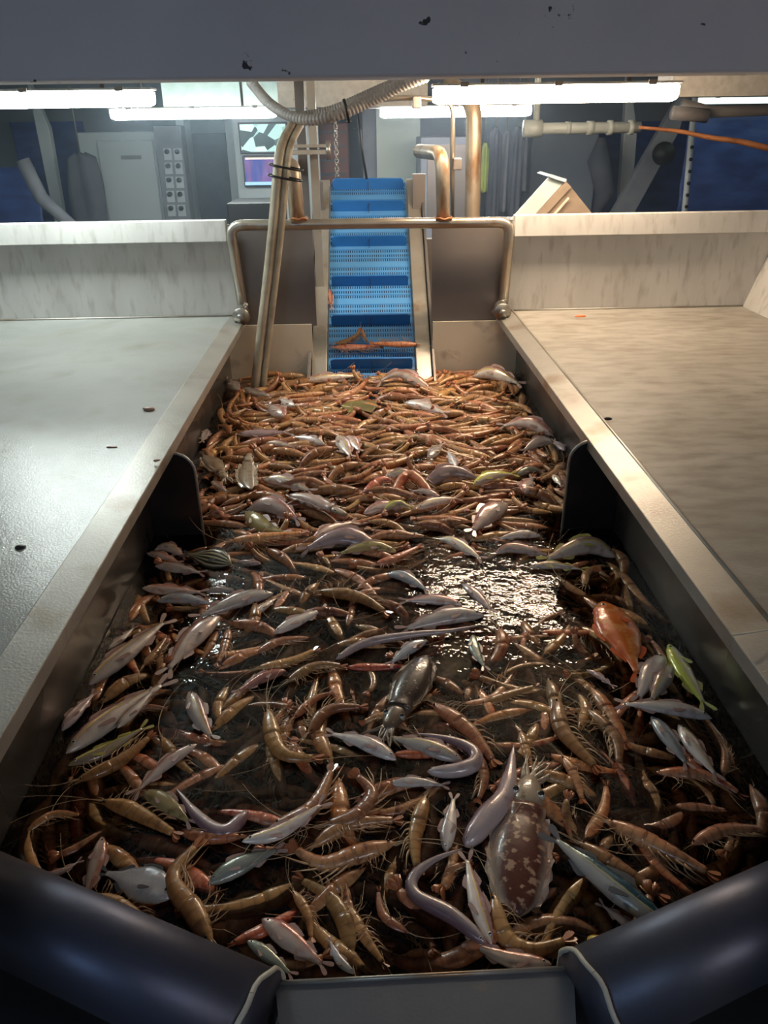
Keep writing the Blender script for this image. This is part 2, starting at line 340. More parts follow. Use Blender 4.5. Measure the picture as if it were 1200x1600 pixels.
# ------------------------------------------------------------------ the setting
def struct(name, mb, m, **k): o = mb.build(name, m, **k); o['kind'] = 'structure'; return o
struct('floor', B((0, 3.5, -.05), (7, 13, .1)), M['floor'], smooth=False)
struct('ceiling', B((0, 3.5, 2.20), (7, 13, .1)), M['ceil'], smooth=False)
struct('wall_back', B((0, 8.05, 1.05), (7, .1, 2.3)), M['wall'], smooth=False)
struct('wall_left', B((-3.55, 3.5, 1.05), (.1, 13, 2.3)), M['white'], smooth=False)
struct('wall_right', B((3.55, 3.5, 1.05), (.1, 13, 2.3)), M['wall'], smooth=False)
struct('wall_front', B((0, -3.05, 1.05), (7, .1, 2.3)), M['wall'], smooth=False)
zb = PY(600, 121, 1.75).z
struct('trim_1', B((0, 1.80, (zb+2.15)/2), (5.4, .10, 2.15-zb)), M['beam'], smooth=False, bevel=.006)
g = PY(432, 122, 4.4); h = PY(668, 165, 4.4)
struct('trim_2', B(((g.x+h.x)/2, 4.7, (h.z+2.15)/2), (h.x-g.x, .6, 2.15-h.z)), M['cream'], smooth=False)
g = PY(250, 122, 5.3); h = PY(500, 172, 5.3)
M['greendull'] = mat('dull_green_panel', (.30,.36,.34), .5, 0, (.24,.3,.28), 25)
struct('trim_3', B(((g.x+h.x)/2, 5.5, (h.z+2.15)/2), (h.x-g.x, .4, 2.15-h.z)), M['greendull'], smooth=False)
g = PY(1052, 122, 3.9); h = PY(1300, 148, 3.9)
struct('trim_4', B(((g.x+h.x)/2, 4.0, (h.z+2.15)/2), (h.x-g.x, .2, 2.15-h.z)), M['cream'], smooth=False)

# ------------------------------------------------------------------ tank
tk = thing('catch_tank', 'long stainless steel tank full of prawns and fish between the two sorting tables', 'tank', (0, 1.9, .3))
for s, nm in ((-1, 'l'), (1, 'r')):
    y0 = .86 if s < 0 else .80
    part(B((s*(WX+.006), (y0+YB)/2, .66), (.012, YB-y0, .67)), 'side_wall', M['tank'], tk, smooth=False)
part(B((0, (YF+YB)/2, .315), (1.3, YB-YF, .02)), 'tank_floor', M['tank'], tk, smooth=False)
# rim tubes and the walls below them
ends = {}
for s, (a, b) in ((-1, ((403, 1604), (-25, 1406))), (1, ((917, 1571), (1226, 1424)))):
    A = PZ(*a, .80); Bp = PZ(*b, .80); d = (Bp-A).normalized(); ends[s] = A
    tb = part(T([A, Bp+d*.22], .061, 40), 'rim_tube', M['navytube'], tk)
    ring = []
    n1 = Vector((0, 0, 1)); n2 = d.cross(n1)
    for k in range(41):
        an = k*2*math.pi/40; ring.append(A+d*(.002+.0018*math.sin(an*7))+(n1*math.cos(an)+n2*math.sin(an))*.0615)
    ws = local(T(ring, .0035, 6, cap=False), tk); o = ws.build('weld_bead', M['thread'], tb)
    q0 = A+d*.0; q1 = Bp+d*.02
    inn = Vector((-d.y, d.x, 0)); inn = inn if inn.y > 0 else -inn
    mb = MB(); mb.prism([q0+inn*.02+Vector((0,0,-.48)), q1+inn*.02+Vector((0,0,-.48)), q1+inn*.02+Vector((0,0,-.02)), q0+inn*.02+Vector((0,0,-.02))], inn*.012)
    part(mb, 'corner_wall', M['tank'], tk, smooth=False)
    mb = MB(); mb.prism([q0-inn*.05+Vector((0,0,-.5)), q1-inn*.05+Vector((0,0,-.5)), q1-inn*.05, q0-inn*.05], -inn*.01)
    part(mb, 'corner_skirt', M['black'], tk, smooth=False)  # black colour stands in for the unlit dark below the tube
L0 = PZ(430, 1537, .80); R0 = PZ(896, 1513, .80); L1 = PZ(445, 1700, .80); R1 = PZ(905, 1700, .80)
mb = MB(); mb.prism([L0, R0, R1, L1], (0, 0, -.01)); part(mb, 'front_rim', M['rim'], tk, smooth=False)
mb = MB(); mb.prism([L0+Vector((0,-.002,-.011)), R0+Vector((0,-.002,-.011)), R0+Vector((0,-.002,-.5)), L0+Vector((0,-.002,-.5))], (0, -.01, 0)); part(mb, 'front_wall', M['tank'], tk, smooth=False)
part(T([L0+Vector((0,0,.001)), R0+Vector((0,0,.001))], .003, 8), 'rim_edge', M['bright'], tk)
# baffles
for s, (pi, pw, pt, pb) in ((-1, (318, 235, 707, 835)), (1, (878, 965, 690, 828))):
    a = PZ(pi, pb, ZW); Yb = a.y; t = PY(pi, pt, Yb).z; x1 = s*WX; rr = .055
    poly = [(x1, Yb, .33), (a.x, Yb, .33)]
    for k in range(7):
        an = k/6*math.pi/2; poly.append((a.x - s*(-rr+rr*math.cos(an)) , Yb, t-rr+rr*math.sin(an)))
    poly.append((x1, Yb, t))
    mb = MB(); mb.prism(poly, (0, .012, 0)); bf = part(mb, 'baffle_plate', M['baffle'], tk, smooth=False, bevel=.002)
    part(T([(p[0], p[1]-.001, p[2]) for p in poly[1:]], .004, 6), 'baffle_bead', M['bright'], tk)
# rear wall: bright lower plates, dull upper panels
yl = 505
cx0 = PY(489, 550, YB).x; cx1 = PY(676, 550, YB).x; zs = PY(430, 508, YB).z
part(B(((-WX+cx0)/2, YB+.006, (.33+zs)/2), (cx0+WX, .012, zs-.33)), 'rear_plate', M['rearplate'], tk, smooth=False)
part(B(((WX+cx1)/2, YB+.006, (.33+zs)/2), (WX-cx1, .012, zs-.33)), 'rear_plate', M['rearplate'], tk, smooth=False)
zt2 = PY(420, 352, YB).z
for x0, x1 in ((PY(352, 420, YB).x, PY(489, 400, YB).x), (PY(676, 400, YB).x, PY(803, 420, YB).x)):
    mb = MB(); mb.prism([(x0, YB+.02, zs-.01), (x1, YB+.02, zs-.01), (x1, YB+.05, zt2), (x0, YB+.05, zt2)], (0, .008, 0))
    part(mb, 'upper_panel', M['panel'], tk, smooth=False)
for px in (372, 793):
    pass
# ------------------------------------------------------------------ gate frame with its pipes
gt = thing('pipe_gate', 'brass-tinted round steel pipe frame crossing in front of the blue conveyor', 'pipe frame', (0, YB-.02, ZT))
YG = YB-.03
part(T(rounded([PY(382, 497, YG), PY(359, 352, YG), PY(797, 347, YG), PY(786, 480, YG)], .05), .021, 14), 'frame_tube', M['pipe'], gt)
part(T(rounded([PY(465, 348, YG), PY(457, 262, YG), PY(440, 250, YG+.5)], .05), .031, 16), 'upright', M['rustpipe'], gt)
part(T(rounded([PY(693, 346, YG), PY(691, 240, YG), PY(655, 236, YG+.35)], .07), .028, 16), 'upright', M['rustpipe'], gt)
for px, py in ((693, 341), (467, 341)):
    c = PY(px, py, YG); mb = MB(); ringp = [c+Vector((math.cos(a)*.033, math.sin(a)*.033, .003*math.sin(a*5))) for a in [k*math.pi/12 for k in range(25)]]
    mb.tube(ringp, .005, 6, cap=False); part(mb, 'weld_bead', M['rust'], gt)
for px, py in ((379, 486), (782, 479)):
    c = PY(px, py, YG-.02); mb = MB(); mb.tube([c, c+Vector((.0, -.05, -.01))], .028, 20); mb.tube([c+Vector((0,-.045,-.01)), c+Vector((0,-.06,-.012))], .036, 20); mb.tube([c+Vector((0,-.06,-.012)), c+Vector((0,-.08,-.016))], .018, 6)
    mb.tube([c+Vector((-.03,.01,-.03)), c+Vector((.02,.01,.03))], .012, 8)
    part(mb, 'hinge_bolt', M['bolt'], gt)

# ------------------------------------------------------------------ sorting tables
def table(s):
    xi = XL if s < 0 else XR
    side = 'left' if s < 0 else 'right'
    lab = 'grey wet steel sorting table on the left with a cyan-lit splashback' if s < 0 else 'beige-lit stained steel sorting table on the right of the tank'
    t = thing('sorting_table', lab, 'table', (xi+s*.9, 1.8, 0))
    xo = xi+s*1.75; xl = xi+s*.068; y0 = .25
    if s > 0: xo = PY(1160, 476, YB).x
    part(B(((xl+xo)/2, (y0+YB)/2, ZT-.006), (abs(xo-xl), YB-y0, .012)), 'table_top', M['tablewet' if s < 0 else 'table'], t, smooth=False)
    z1 = ZT-.010
    mb = MB(); mb.prism([(xl, y0, ZT+.002), (xi, y0, z1), (xi, y0, z1-.03), (xi+s*.006, y0, z1-.03), (xi+s*.006, y0, z1-.008), (xl, y0, ZT-.008)], (0, YB-y0, 0))
    part(mb, 'edge_lip', M['lip'], t, smooth=False, bevel=.002)
    if s > 0: part(T([(xl, y0, ZT+.001), (xl, YB, ZT+.001)], .0045, 10), 'edge_bead', M['bright'], t)
    zt = ZTOP
    # splashback: leaning edge follows the gate
    xt = PY(353 if s < 0 else 803, 345, YB).x
    mb = MB(); mb.prism([(xi, YB, ZT-.01), (xo, YB, ZT-.01), (xo+s*.12*(s>0), YB, zt), (xt, YB, zt)], (0, .01, 0))
    part(mb, 'splashback', M['splash'], t, smooth=False)
    mb = MB(); mb.prism([(xt, YB-.022, zt+.004), (xt, YB-.034, zt-.078), (xt, YB+.002, zt-.084), (xt, YB+.02, zt-.06), (xt, YB+.02, zt+.004)], (xo+s*.12*(s>0)-xt, 0, 0))
    part(mb, 'top_flange', M['splash'], t, smooth=False, bevel=.003)
    part(T([(xi, YB-.003, ZT+.002), (xo, YB-.003, ZT+.002)], .005, 6), 'weld_seam', M['lip'], t)
    if s > 0:
        mb = MB(); mb.prism([(xo, YB, ZT-.01), (xo, y0, ZT-.01), (xo+.12, y0, zt), (xo+.12, YB, zt)], (.01, 0, 0))
        part(mb, 'side_splashback', M['splash'], t, smooth=False)
        mb = MB(); mb.prism([(xo+.10, YB, zt+.004), (xo+.085, YB, zt-.078), (xo+.12, YB, zt-.084), (xo+.14, YB, zt+.004)], (0, y0-YB, 0))
        part(mb, 'side_flange', M['splash'], t, smooth=False)
    for yy in (.5, 3.2):
        for xx in (xi+s*.35, xo-s*.15): part(B((xx, yy, (ZT-.012)/2), (.05, .05, ZT-.012)), 'leg', M['panel'], t, smooth=False)
table(-1); table(1)
# scraps on the tables
def scrap(px, py, m, label, cat, r, sc=(1,1,.5), name='scrap'):
    c = PZ(px, py, ZT); mb = MB(); mb.sphere((0,0,0), r, 10, 7, sc)
    mb.v = [tuple(Vector(v)*(1+.35*noise.noise(Vector(v)*120+Vector((px,0,0))))) for v in mb.v]
    zmin = min(v[2] for v in mb.v)
    o = mb.build(name, M[m], loc=(c.x, c.y, ZT-zmin*.35)); return tag(o, label, cat)
scrap(907, 495, 'orange', 'small bright orange scrap at the back of the right table', 'scrap', .016, (1.5,.5,.35), 'fish_scrap')
scrap(950, 655, 'pebble', 'small dark pellet on the right sorting table', 'grit', .009, (1.2,.8,.5), 'grit')
scrap(233, 641, 'debris', 'small red-brown scrap in the middle of the left table', 'scrap', .014, (1.2,.9,.5), 'fish_scrap')
scrap(175, 699, 'debris', 'pale brown smear of flesh below the red-brown scrap on left table', 'scrap', .009, (1.6,.6,.3), 'fish_scrap')
scrap(245, 720, 'debris', 'tiny scrap on the left table edge lip above the baffle', 'scrap', .007, (1.3,.9,.4), 'fish_scrap')
scrap(32, 856, 'pebble', 'dark speck on the wet left table near its shining patch', 'grit', .008, (1.3,.9,.5), 'grit')
a = [PZ(1145, 992, ZT+.004), PZ(1170, 989, ZT+.01), PZ(1200, 984, ZT+.008), PZ(1235, 976, ZT+.004)]
tag(T(spline(a, 12), .0014, 6).build('antenna_strand', M['thread']), 'thin pale broken antenna hanging over the right table edge', 'antenna')

# ------------------------------------------------------------------ conveyor
cb0 = PY(581, 585, 3.30); BX0 = cb0.x
cz0 = Vector((BX0, 3.30, cb0.z)); tpt = PY(575, 285, 4.32); cz1 = Vector((tpt.x, 4.32, tpt.z))
dd = (cz1-cz0); ln = dd.length; dd.normalize(); side = Vector((1,0,0)); nn = side.cross(dd).normalized(); side = dd.cross(nn).normalized()
cv = thing('conveyor', 'inclined conveyor with blue perforated belt rising from the back of the tank', 'conveyor', (BX0, 3.3, .6))
HW = .192
def on(u, v, n): return cz0+side*u+dd*v+nn*n
mb = MB(); V0 = -.25
ids = [mb.vert(on(-HW, V0, 0), (0, V0+1)), mb.vert(on(HW, V0, 0), (2*HW, V0+1)), mb.vert(on(HW, ln, 0), (2*HW, ln+1)), mb.vert(on(-HW, ln, 0), (0, ln+1))]
mb.face(ids); i2 = [mb.vert(on(a, b, -.02)) for a, b in ((-HW, V0), (HW, V0), (HW, ln), (-HW, ln))]
mb.face(i2[::-1])
for k in range(4): mb.face([ids[k], i2[k], i2[(k+1) % 4], ids[(k+1) % 4]])
part(mb, 'belt', M['belt'], cv, smooth=False)
def pxv(py, n=0):   # belt coordinate under an image row
    d = ray(578, py); t = (cz0-CAM).dot(nn)/d.dot(nn); return (CAM+d*t-cz0).dot(dd)
for py in (576, 508, 447, 385, 330, 296):
    v = pxv(py); ww = HW-.012
    pts = [on(-ww, v, 0), on(ww, v, 0), on(ww, v+.006, .048)+side*0, on(ww-.012, v+.007, .058), on(-ww+.012, v+.007, .058), on(-ww, v+.006, .048)]
    mb = MB(); mb.prism(pts, dd*.008)
    fl = part(mb, 'flight', M['blueplastic'], cv, smooth=False, bevel=.0015)
    mb = MB(); mb.box(on(0, v-.002, .03), (.003, .004, .055)); part(mb, 'seam', M['baffle'], fl.parent, smooth=False)
for s in (-1, 1):
    mb = MB(); c = [on(s*(HW+.004), V0, -.05), on(s*(HW+.07), V0, -.05), on(s*(HW+.07), V0, .035), on(s*(HW+.004), V0, .035)]
    mb.prism(c, dd*(ln-V0-.02)); part(mb, 'side_rail', M['bright'], cv, smooth=False, bevel=.003)
    mb = MB(); c = [on(s*(HW+.073), V0, -.14), on(s*(HW+.085), V0, -.14), on(s*(HW+.085), V0, .06), on(s*(HW+.073), V0, .06)]
    mb.prism(c, dd*(ln-V0)); part(mb, 'side_plate', M['panel'], cv, smooth=False, bevel=.002)
for s, (px0, px1, py0) in ((-1, (489, 507, 285)), (1, (645, 664, 272))):
    a = PY(px0, py0, 4.1); b = PY(px1, 345, 4.1)
    part(B(((a.x+b.x)/2, 4.12, (a.z+1.1)/2), (b.x-a.x, .04, a.z-1.1)), 'end_plate', M['panel'], cv, smooth=False)
for s in (-1, 1): part(B((BX0+s*(HW+.11), 4.05, .62), (.05, .05, 1.24)), 'support_leg', M['panel'], cv, smooth=False)

# support column with bracket, left of the conveyor
co = thing('support_column', 'grey square steel column with bolted bracket left of the conveyor', 'column', (PY(492, 300, 3.7).x, 3.7, 0))
x = PY(492, 270, 3.7).x
part(B((x, 3.7, 1.08), (.035, .035, 2.14)), 'post', M['bright'], co, smooth=False)
x2 = PY(474, 270, 3.72).x
part(B((x2, 3.74, 1.08), (.04, .03, 2.14)), 'post', M['panel'], co, smooth=False)
a = PY(452, 238, 3.66); b = PY(517, 238, 3.66)
part(B(((a.x+b.x)/2, 3.64, a.z), (b.x-a.x, .05, .018)), 'bracket', M['bright'], co, smooth=False, bevel=.002)
part(B(((a.x+b.x)/2, 3.64, a.z+.024), (b.x-a.x, .05, .012)), 'bracket', M['bright'], co, smooth=False, bevel=.002)
c = PY(513, 238, 3.62); part(T([c+Vector((0,0,-.03)), c+Vector((0,0,.045))], .011, 6), 'bolt', M['bolt'], co)

# hoses
def hose_path(pxs): return spline([PY(*p) for p in pxs], 60)
ho = thing('water_hose', 'dirty beige twin water hose hanging over the pipe frame into the tank', 'hose', PY(405, 600, 3.15))
p1 = hose_path([(462, 196, 3.42), (447, 225, 3.3), (440, 262, 3.23), (433, 345, 3.2), (424, 430, 3.2), (411, 540, 3.17), (403, 612, 3.13)])
part(T([p-Vector((.012, 0, 0)) for p in p1], .021, 14), 'hose_line', M['hose'], ho)
part(T([p+Vector((.020, -.004, 0)) for p in p1], .013, 12), 'hose_line', M['hose'], ho)
for t in (.225, .255):
    c = p1[int(t*60)]; rp = [c+Vector((.018+math.cos(a)*.062, -.01+math.sin(a)*.045, .012*math.cos(a)*(1 if t < .17 else -1))) for a in [k*math.pi/14 for k in range(29)]]
    part(T(rp, .0045, 6, cap=False), 'cable_tie', M['black'], ho)
co2 = thing('flexible_hose', 'grey ribbed flexible hose sagging under the ceiling above the conveyor', 'hose', PY(480, 188, 3.3))
pp = [(392, 128, 3.6), (425, 165, 3.45), (470, 186, 3.35), (520, 182, 3.3), (575, 160, 3.3), (625, 135, 3.25), (668, 118, 3.2)]
path = spline([PY(*p) for p in pp], 240)
part(T(path, [.020+.0018*math.sin(i*1.6) for i in range(240)], 14), 'hose_tube', M['corr'], co2)
pp2 = [(470, 182, 3.42), (520, 172, 3.4), (575, 148, 3.36), (630, 124, 3.3), (655, 112, 3.3)]
path2 = spline([PY(*p) for p in pp2], 180)
part(T(path2, [.018+.0016*math.sin(i*1.6) for i in range(180)], 14), 'hose_tube', M['corr'], co2)
c0 = PY(537, 155, 3.25); c1 = PY(545, 188, 3.25)
part(T([c0, c0.lerp(c1, .5)+Vector((.002,-.01,0)), c1], .006, 8), 'cable_tie', M['black'], co2)
part(T([c1, c1+Vector((.002, 0, -.008))], .008, 8), 'tie_buckle', M['black'], co2)

# chain
ch = thing('hoist_chain', 'galvanised steel link chain hanging above the top of the blue conveyor', 'chain', PY(524, 195, 4.25))
ca = PY(524, 188, 4.25); cb = PY(527, 275, 4.25); n = 13
for i in range(n):
    c = ca.lerp(cb, (i+.5)/n); hl = (ca-cb).length/n*.66; pts = []
    for k in range(17):
        a = k*2*math.pi/16; wv = math.cos(a)*.0085; zz = math.sin(a); zz = math.copysign(abs(zz)**.6, zz)*hl
        pts.append(c+(Vector((wv, 0, zz)) if i % 2 else Vector((wv*.3, wv, zz))))
    part(T(pts, .0032, 6, cap=False), 'link', M['bolt'], ch)
part(T([cb+Vector((-.012,0,0)), cb+Vector((.012,0,0))], .008, 8), 'shackle', M['bolt'], ch)
tag(T([PY(559, 175, 4.2), PY(564, 225, 4.2), PY(573, 280, 4.2)], .006, 8).build('pull_cord', M['rubber']), 'thin dark cord hanging down to the top middle of the conveyor', 'cord')

# ------------------------------------------------------------------ lamps
def lamp(x0, x1, yt, yb, Y, col, s, label, zc=None):
    a = PY(x0, (yt+yb)/2, Y); b = PY(x1, (yt+yb)/2, Y); h = (PY((x0+x1)/2, yt, Y)-PY((x0+x1)/2, yb, Y)).length
    zc = (a.z+b.z)/2 if zc is None else zc; xm = (a.x+b.x)/2; hw = (b.x-a.x)/2
    t = thing('fluorescent_lamp', label, 'ceiling lamp', (xm, Y, zc))
    mb = MB(); prof = [(-.046, h*.42), (.046, h*.42), (.043, -h*.1), (.034, -h*.38), (.018, -h*.5), (-.018, -h*.5), (-.034, -h*.38), (-.043, -h*.1)]
    rings = []
    for xx, k in ((-hw, .75), (-hw+.02, 1), (hw-.02, 1), (hw, .75)):
        rings.append([mb.vert((xm+xx, Y+p*k, zc+q*k)) for p, q in prof])
    for i in range(3):
        for k in range(8): mb.face([rings[i][k], rings[i][(k+1) % 8], rings[i+1][(k+1) % 8], rings[i+1][k]])
    mb.face(rings[0][::-1]); mb.face(rings[3])
    part(mb, 'diffuser', lamp_mat('lamp_glow', col, s), t, smooth=False)
    part(B((xm, Y, zc+h*.50), (hw*2+.01, .094, h*.12)), 'housing', M['housing'], t, smooth=False)
    for k in (-.8, .0, .8): part(B((xm+hw*k*.95, Y-.047, zc+h*.5), (.03, .012, h*.26)), 'clip', M['panel'], t, smooth=False)
    for k in (-.6, .6): part(T([(xm+hw*k, Y, zc+h*.5), (xm+hw*k, Y, 2.15)], .008, 8), 'hanger', M['panel'], t)
lamp(-150, 240, 142, 169, 3.2, COOL, LAMP_L, 'bright white fluorescent lamp at upper left, cut by the frame edge')
lamp(677, 1056, 131, 161, 3.2, WARM, LAMP_R, 'large glowing fluorescent lamp at upper right, over the right table')
lamp(174, 431, 168, 186, 5.0, COOL, LAMP_BACK, 'fluorescent lamp behind and right of the upper left one')
lamp(594, 829, 165, 183, 5.0, (1,.98,.95), LAMP_BACK, 'fluorescent lamp seen behind the big upper right one')
lamp(1088, 1330, 151, 161, 6.2, (.8,1,.9), 2.0, 'dim greenish strip lamp far behind at the right edge')
# lamp row behind the photographer
lamp(0, 400, 142, 160, 3.2, (.5, .72, 1), LAMP_REAR, 'fluorescent lamp behind the viewer', zc=2.02)
for o in list(C.objects):
    if o.get('label') == 'fluorescent lamp behind the viewer': o.location.y = -1.0; o.location.x = -1.2; REAR = o
def copy_tree(o, parent=None):
    c = o.copy(); C.objects.link(c)
    if parent: c.parent = parent
    for chd in list(o.children): copy_tree(chd, c)
    return c
lamp(0, 400, 142, 160, 3.2, (.92, .92, 1), LAMP_REAR, 'fluorescent lamp behind the viewer on the right', zc=2.02)
for o in list(C.objects):
    if o.get('label') == 'fluorescent lamp behind the viewer on the right': o.location.y = -1.0; o.location.x = 1.0

# ------------------------------------------------------------------ background
def face_box(x0, y0, x1, y1, Y, th=.1):
    a = PY(x0, (y0+y1)/2, Y); b = PY(x1, (y0+y1)/2, Y); xm = (x0+x1)/2; zt = PY(xm, y0, Y).z; z0 = PY(xm, y1, Y).z
    return ((a.x+b.x)/2, Y+th/2, (zt+z0)/2), (b.x-a.x, th, zt-z0)
def bgthing(name, label, cat, m, x0, y0, x1, y1, Y, th=.1, floor=True, bevel=.01):
    c, sz = face_box(x0, y0, x1, y1, Y, th)
    if floor: top = c[2]+sz[2]/2; c = (c[0], c[1], top/2); sz = (sz[0], sz[1], top)
    t = thing(name, label, cat, (c[0], c[1], c[2]-sz[2]/2)); part(B(c, sz), 'body', M[m], t, smooth=False, bevel=bevel); return t
t = bgthing('storage_cabinet', 'tall pale grey cabinet standing against the back wall at left', 'cabinet', 'white', 130, 206, 262, 345, 7.3, .5)
c, sz = face_box(160, 219, 246, 345, 7.27, .03); part(B((c[0], c[1], c[2]-.35), (sz[0], sz[1], sz[2]+.7)), 'door', M['white'], t, smooth=False, bevel=.01)
c, sz = face_box(189, 243, 220, 249, 7.25, .02); part(B(c, sz), 'nameplate', M['clothgrey'], t, smooth=False)
t = bgthing('switch_panel', 'narrow grey electrical panel of switches right of the pale cabinet', 'electrical panel', 'clothgrey', 248, 196, 290, 345, 7.2, .2)
for i in range(5):
    for j in range(2):
        c, sz = face_box(256+j*16+i*1.5, 232+i*22, 268+j*16+i*1.5, 250+i*22, 7.19, .02); pl = part(B(c, sz), 'switch_plate', M['white'], t, smooth=False)
        mb = MB(); mb.tube([(c[0], c[1]-.01, c[2]+.02), (c[0], c[1]-.04, c[2]+.02)], .02, 10); part(mb, 'knob', M['black'], t)
c, sz = face_box(292, 208, 358, 345, 7.9, .06)
d1 = struct('door_1', B((c[0], c[1], (c[2]+sz[2]/2)/2), (sz[0], sz[1], c[2]+sz[2]/2)), M['dark'], smooth=False)
c, sz = face_box(358, 192, 378, 345, 7.6, .3); struct('trim_5', B((c[0], c[1], 1.05), (sz[0], sz[1], 2.1)), M['white'], smooth=False)
c, sz = face_box(284, 196, 296, 345, 7.6, .3); struct('trim_6', B((c[0], c[1], 1.05), (sz[0], sz[1], 2.1)), M['white'], smooth=False)
c, sz = face_box(370, 190, 500, 345, 7.0, .1); struct('trim_7', B((c[0], c[1], 1.05), (sz[0], sz[1], 2.1)), M['white'], smooth=False)
def monitor(x0, y0, x1, y1, Y, m, label):
    c, sz = face_box(x0, y0, x1, y1, Y, .06); t = thing('monitor', label, 'monitor', (c[0], c[1], c[2]))
    part(B(c, (sz[0]+.03, sz[1], sz[2]+.03)), 'casing', M['black'], t, smooth=False, bevel=.005)
    part(B((c[0], c[1]-.032, c[2]), (sz[0], .006, sz[2])), 'screen', m, t, smooth=False); return t
monitor(376, 194, 447, 237, 6.93, screen_mat('camera_picture', [(.02,.05,.05), (.25,.5,.47), (.45,.75,.72), (.7,.95,.95)], 11, 1.2, True, (1,.2,1)), 'upper monitor showing a pale turquoise deck camera picture')
t = monitor(383, 246, 447, 289, 6.93, screen_mat('chart_picture', [(.03,.06,.35), (.05,.08,.45), (.25,.10,.35), (.15,.2,.75)], 6, .9, False, (3,1,.6)), 'lower monitor with a purple and blue chart and cyan edge')
c, sz = face_box(383, 284, 447, 289, 6.885, .004); part(B(c, sz), 'screen_bar', lamp_mat('screen_cyan', (.1,.5,.8), 1.), t, smooth=False)
c, sz = face_box(383, 246, 447, 249, 6.885, .004); part(B(c, sz), 'screen_bar', lamp_mat('screen_cream', (.8,.6,.5), 1.), t, smooth=False)
t = bgthing('tool_crate', 'black plastic crate behind the frame left of the hose', 'crate', 'rubber', 355, 317, 440, 348, 4.6, .35)
t = bgthing('storage_shelf', 'red-brown wooden shelving seen behind the hanging chain', 'shelf', 'redshelf', 496, 192, 546, 345, 7.2, .4)
for i in range(5):
    c, sz = face_box(499, 205+i*22, 540, 208+i*22, 7.15, .05); part(B(c, sz), 'shelf_board', M['dark'], t, smooth=False)
bgthing('dark_locker', 'dark locker between the brown shelving and the grey post', 'locker', 'dark', 546, 200, 568, 345, 7.4, .3)
c, sz = face_box(568, 188, 589, 345, 6.9, .12); struct('trim_8', B((c[0], c[1], 1.05), (sz[0], sz[1], 2.1)), M['clothgrey'], smooth=False)
c, sz = face_box(589, 180, 656, 345, 6.8, .1); struct('trim_9', B((c[0], c[1], 1.05), (sz[0], sz[1], 2.1)), M['greygreen'], smooth=False)
t = bgthing('machine_cabinet', 'grey machine cabinet behind the right upright pipe', 'machine', 'clothgrey', 657, 214, 745, 345, 6.0, .5)
c, sz = face_box(668, 226, 735, 345, 5.98, .03); part(B(c, sz), 'door', M['panel'], t, smooth=False)
c, sz = face_box(712, 275, 728, 293, 5.6, .04)
# hanging clothes
def garment(name, label, m, x0, y0, x1, y1, Y, group=None, seed=0, taper=.75):
    c, sz = face_box(x0, y0, x1, y1, Y, .1); mb = MB(); rn = random.Random(seed); n = 14; rings = []
    for i in range(n+1):
        t = i/n; z = c[2]+sz[2]/2-sz[2]*t; wd = sz[0]/2*(taper+(1-taper)*math.sin(min(1, t*1.6)*math.pi/2)) * (.35 if i == 0 else 1)
        rings.append([mb.vert((c[0]+math.cos(a)*wd*(1+.12*math.sin(3*a+seed+t*3)), Y+.06+math.sin(a)*.06*(1+.4*math.sin(5*a+seed)), z+.01*math.sin(a*4))) for a in [k*2*math.pi/20 for k in range(20)]])
    for i in range(n):
        for k in range(20): mb.face([rings[i][k], rings[i+1][k], rings[i+1][(k+1) % 20], rings[i][(k+1) % 20]])
    mb.face(rings[0]); mb.face(rings[-1][::-1])
    t = thing(name, label, 'clothing', (c[0], Y+.06, c[2]-sz[2]/2)); part(mb, 'cloth', M[m], t)
    part(T([(c[0], Y+.06, c[2]+sz[2]/2), (c[0], Y+.06, 2.14)], .006, 6), 'hanger', M['bolt'], t)
garment('oilskin', 'dark oilskins hanging left of the pale cabinet', 'dark', 103, 240, 158, 350, 6.7, seed=1)
for i, (x0, x1, y0, y1, m, lb) in enumerate(((762, 785, 200, 345, 'dark', 'dark oilskin hanging just right of the yellow-green vest'), (783, 800, 205, 330, 'clothgrey', 'grey oilskin hanging second right of the yellow-green vest'), (796, 818, 200, 340, 'dark', 'dark oilskin hanging above the left corner of the carton'), (812, 826, 215, 300, 'clothgrey', 'short grey garment at the right end of the hanging row'))):
    garment('oilskin', lb, m, x0, y0, x1, y1, 6.3+.12*(i % 2), 'oilskins', seed=i+3)
garment('safety_vest', 'yellow-green high visibility vest hanging right of the brown pipe', 'hivis', 752, 225, 765, 300, 6.2, seed=9)
# drain pipes
_q = PY(738, 350, 3.9)
tag(T(rounded([Vector((_q.x, _q.y, 0)), _q, PY(741, 160, 3.9), PY(700, 128, 4.0)], .12), .036, 18).build('drain_pipe', M['rustpipe']), 'thick vertical brown pipe right of the conveyor', 'pipe')
tp = thing('thin_pipe', 'thin vertical steel pipe with a clamp beside the right upright', 'pipe', PY(708, 345, 3.5))
part(T(rounded([PY(706, 350, 3.5), PY(708, 158, 3.5), PY(640, 152, 3.5), PY(560, 158, 3.5)], .05), .010, 12), 'tube', M['pipe'], tp)
part(B(PY(714, 256, 3.48), (.035, .05, .045)), 'clamp', M['panel'], tp, smooth=False, bevel=.004)
tag(B(PY(651, 160, 3.45), (.035, .04, .045)).build('junction_box', M['panel'], smooth=False, bevel=.004), 'small blue-grey junction box under the ceiling left of the big lamp', 'junction box')
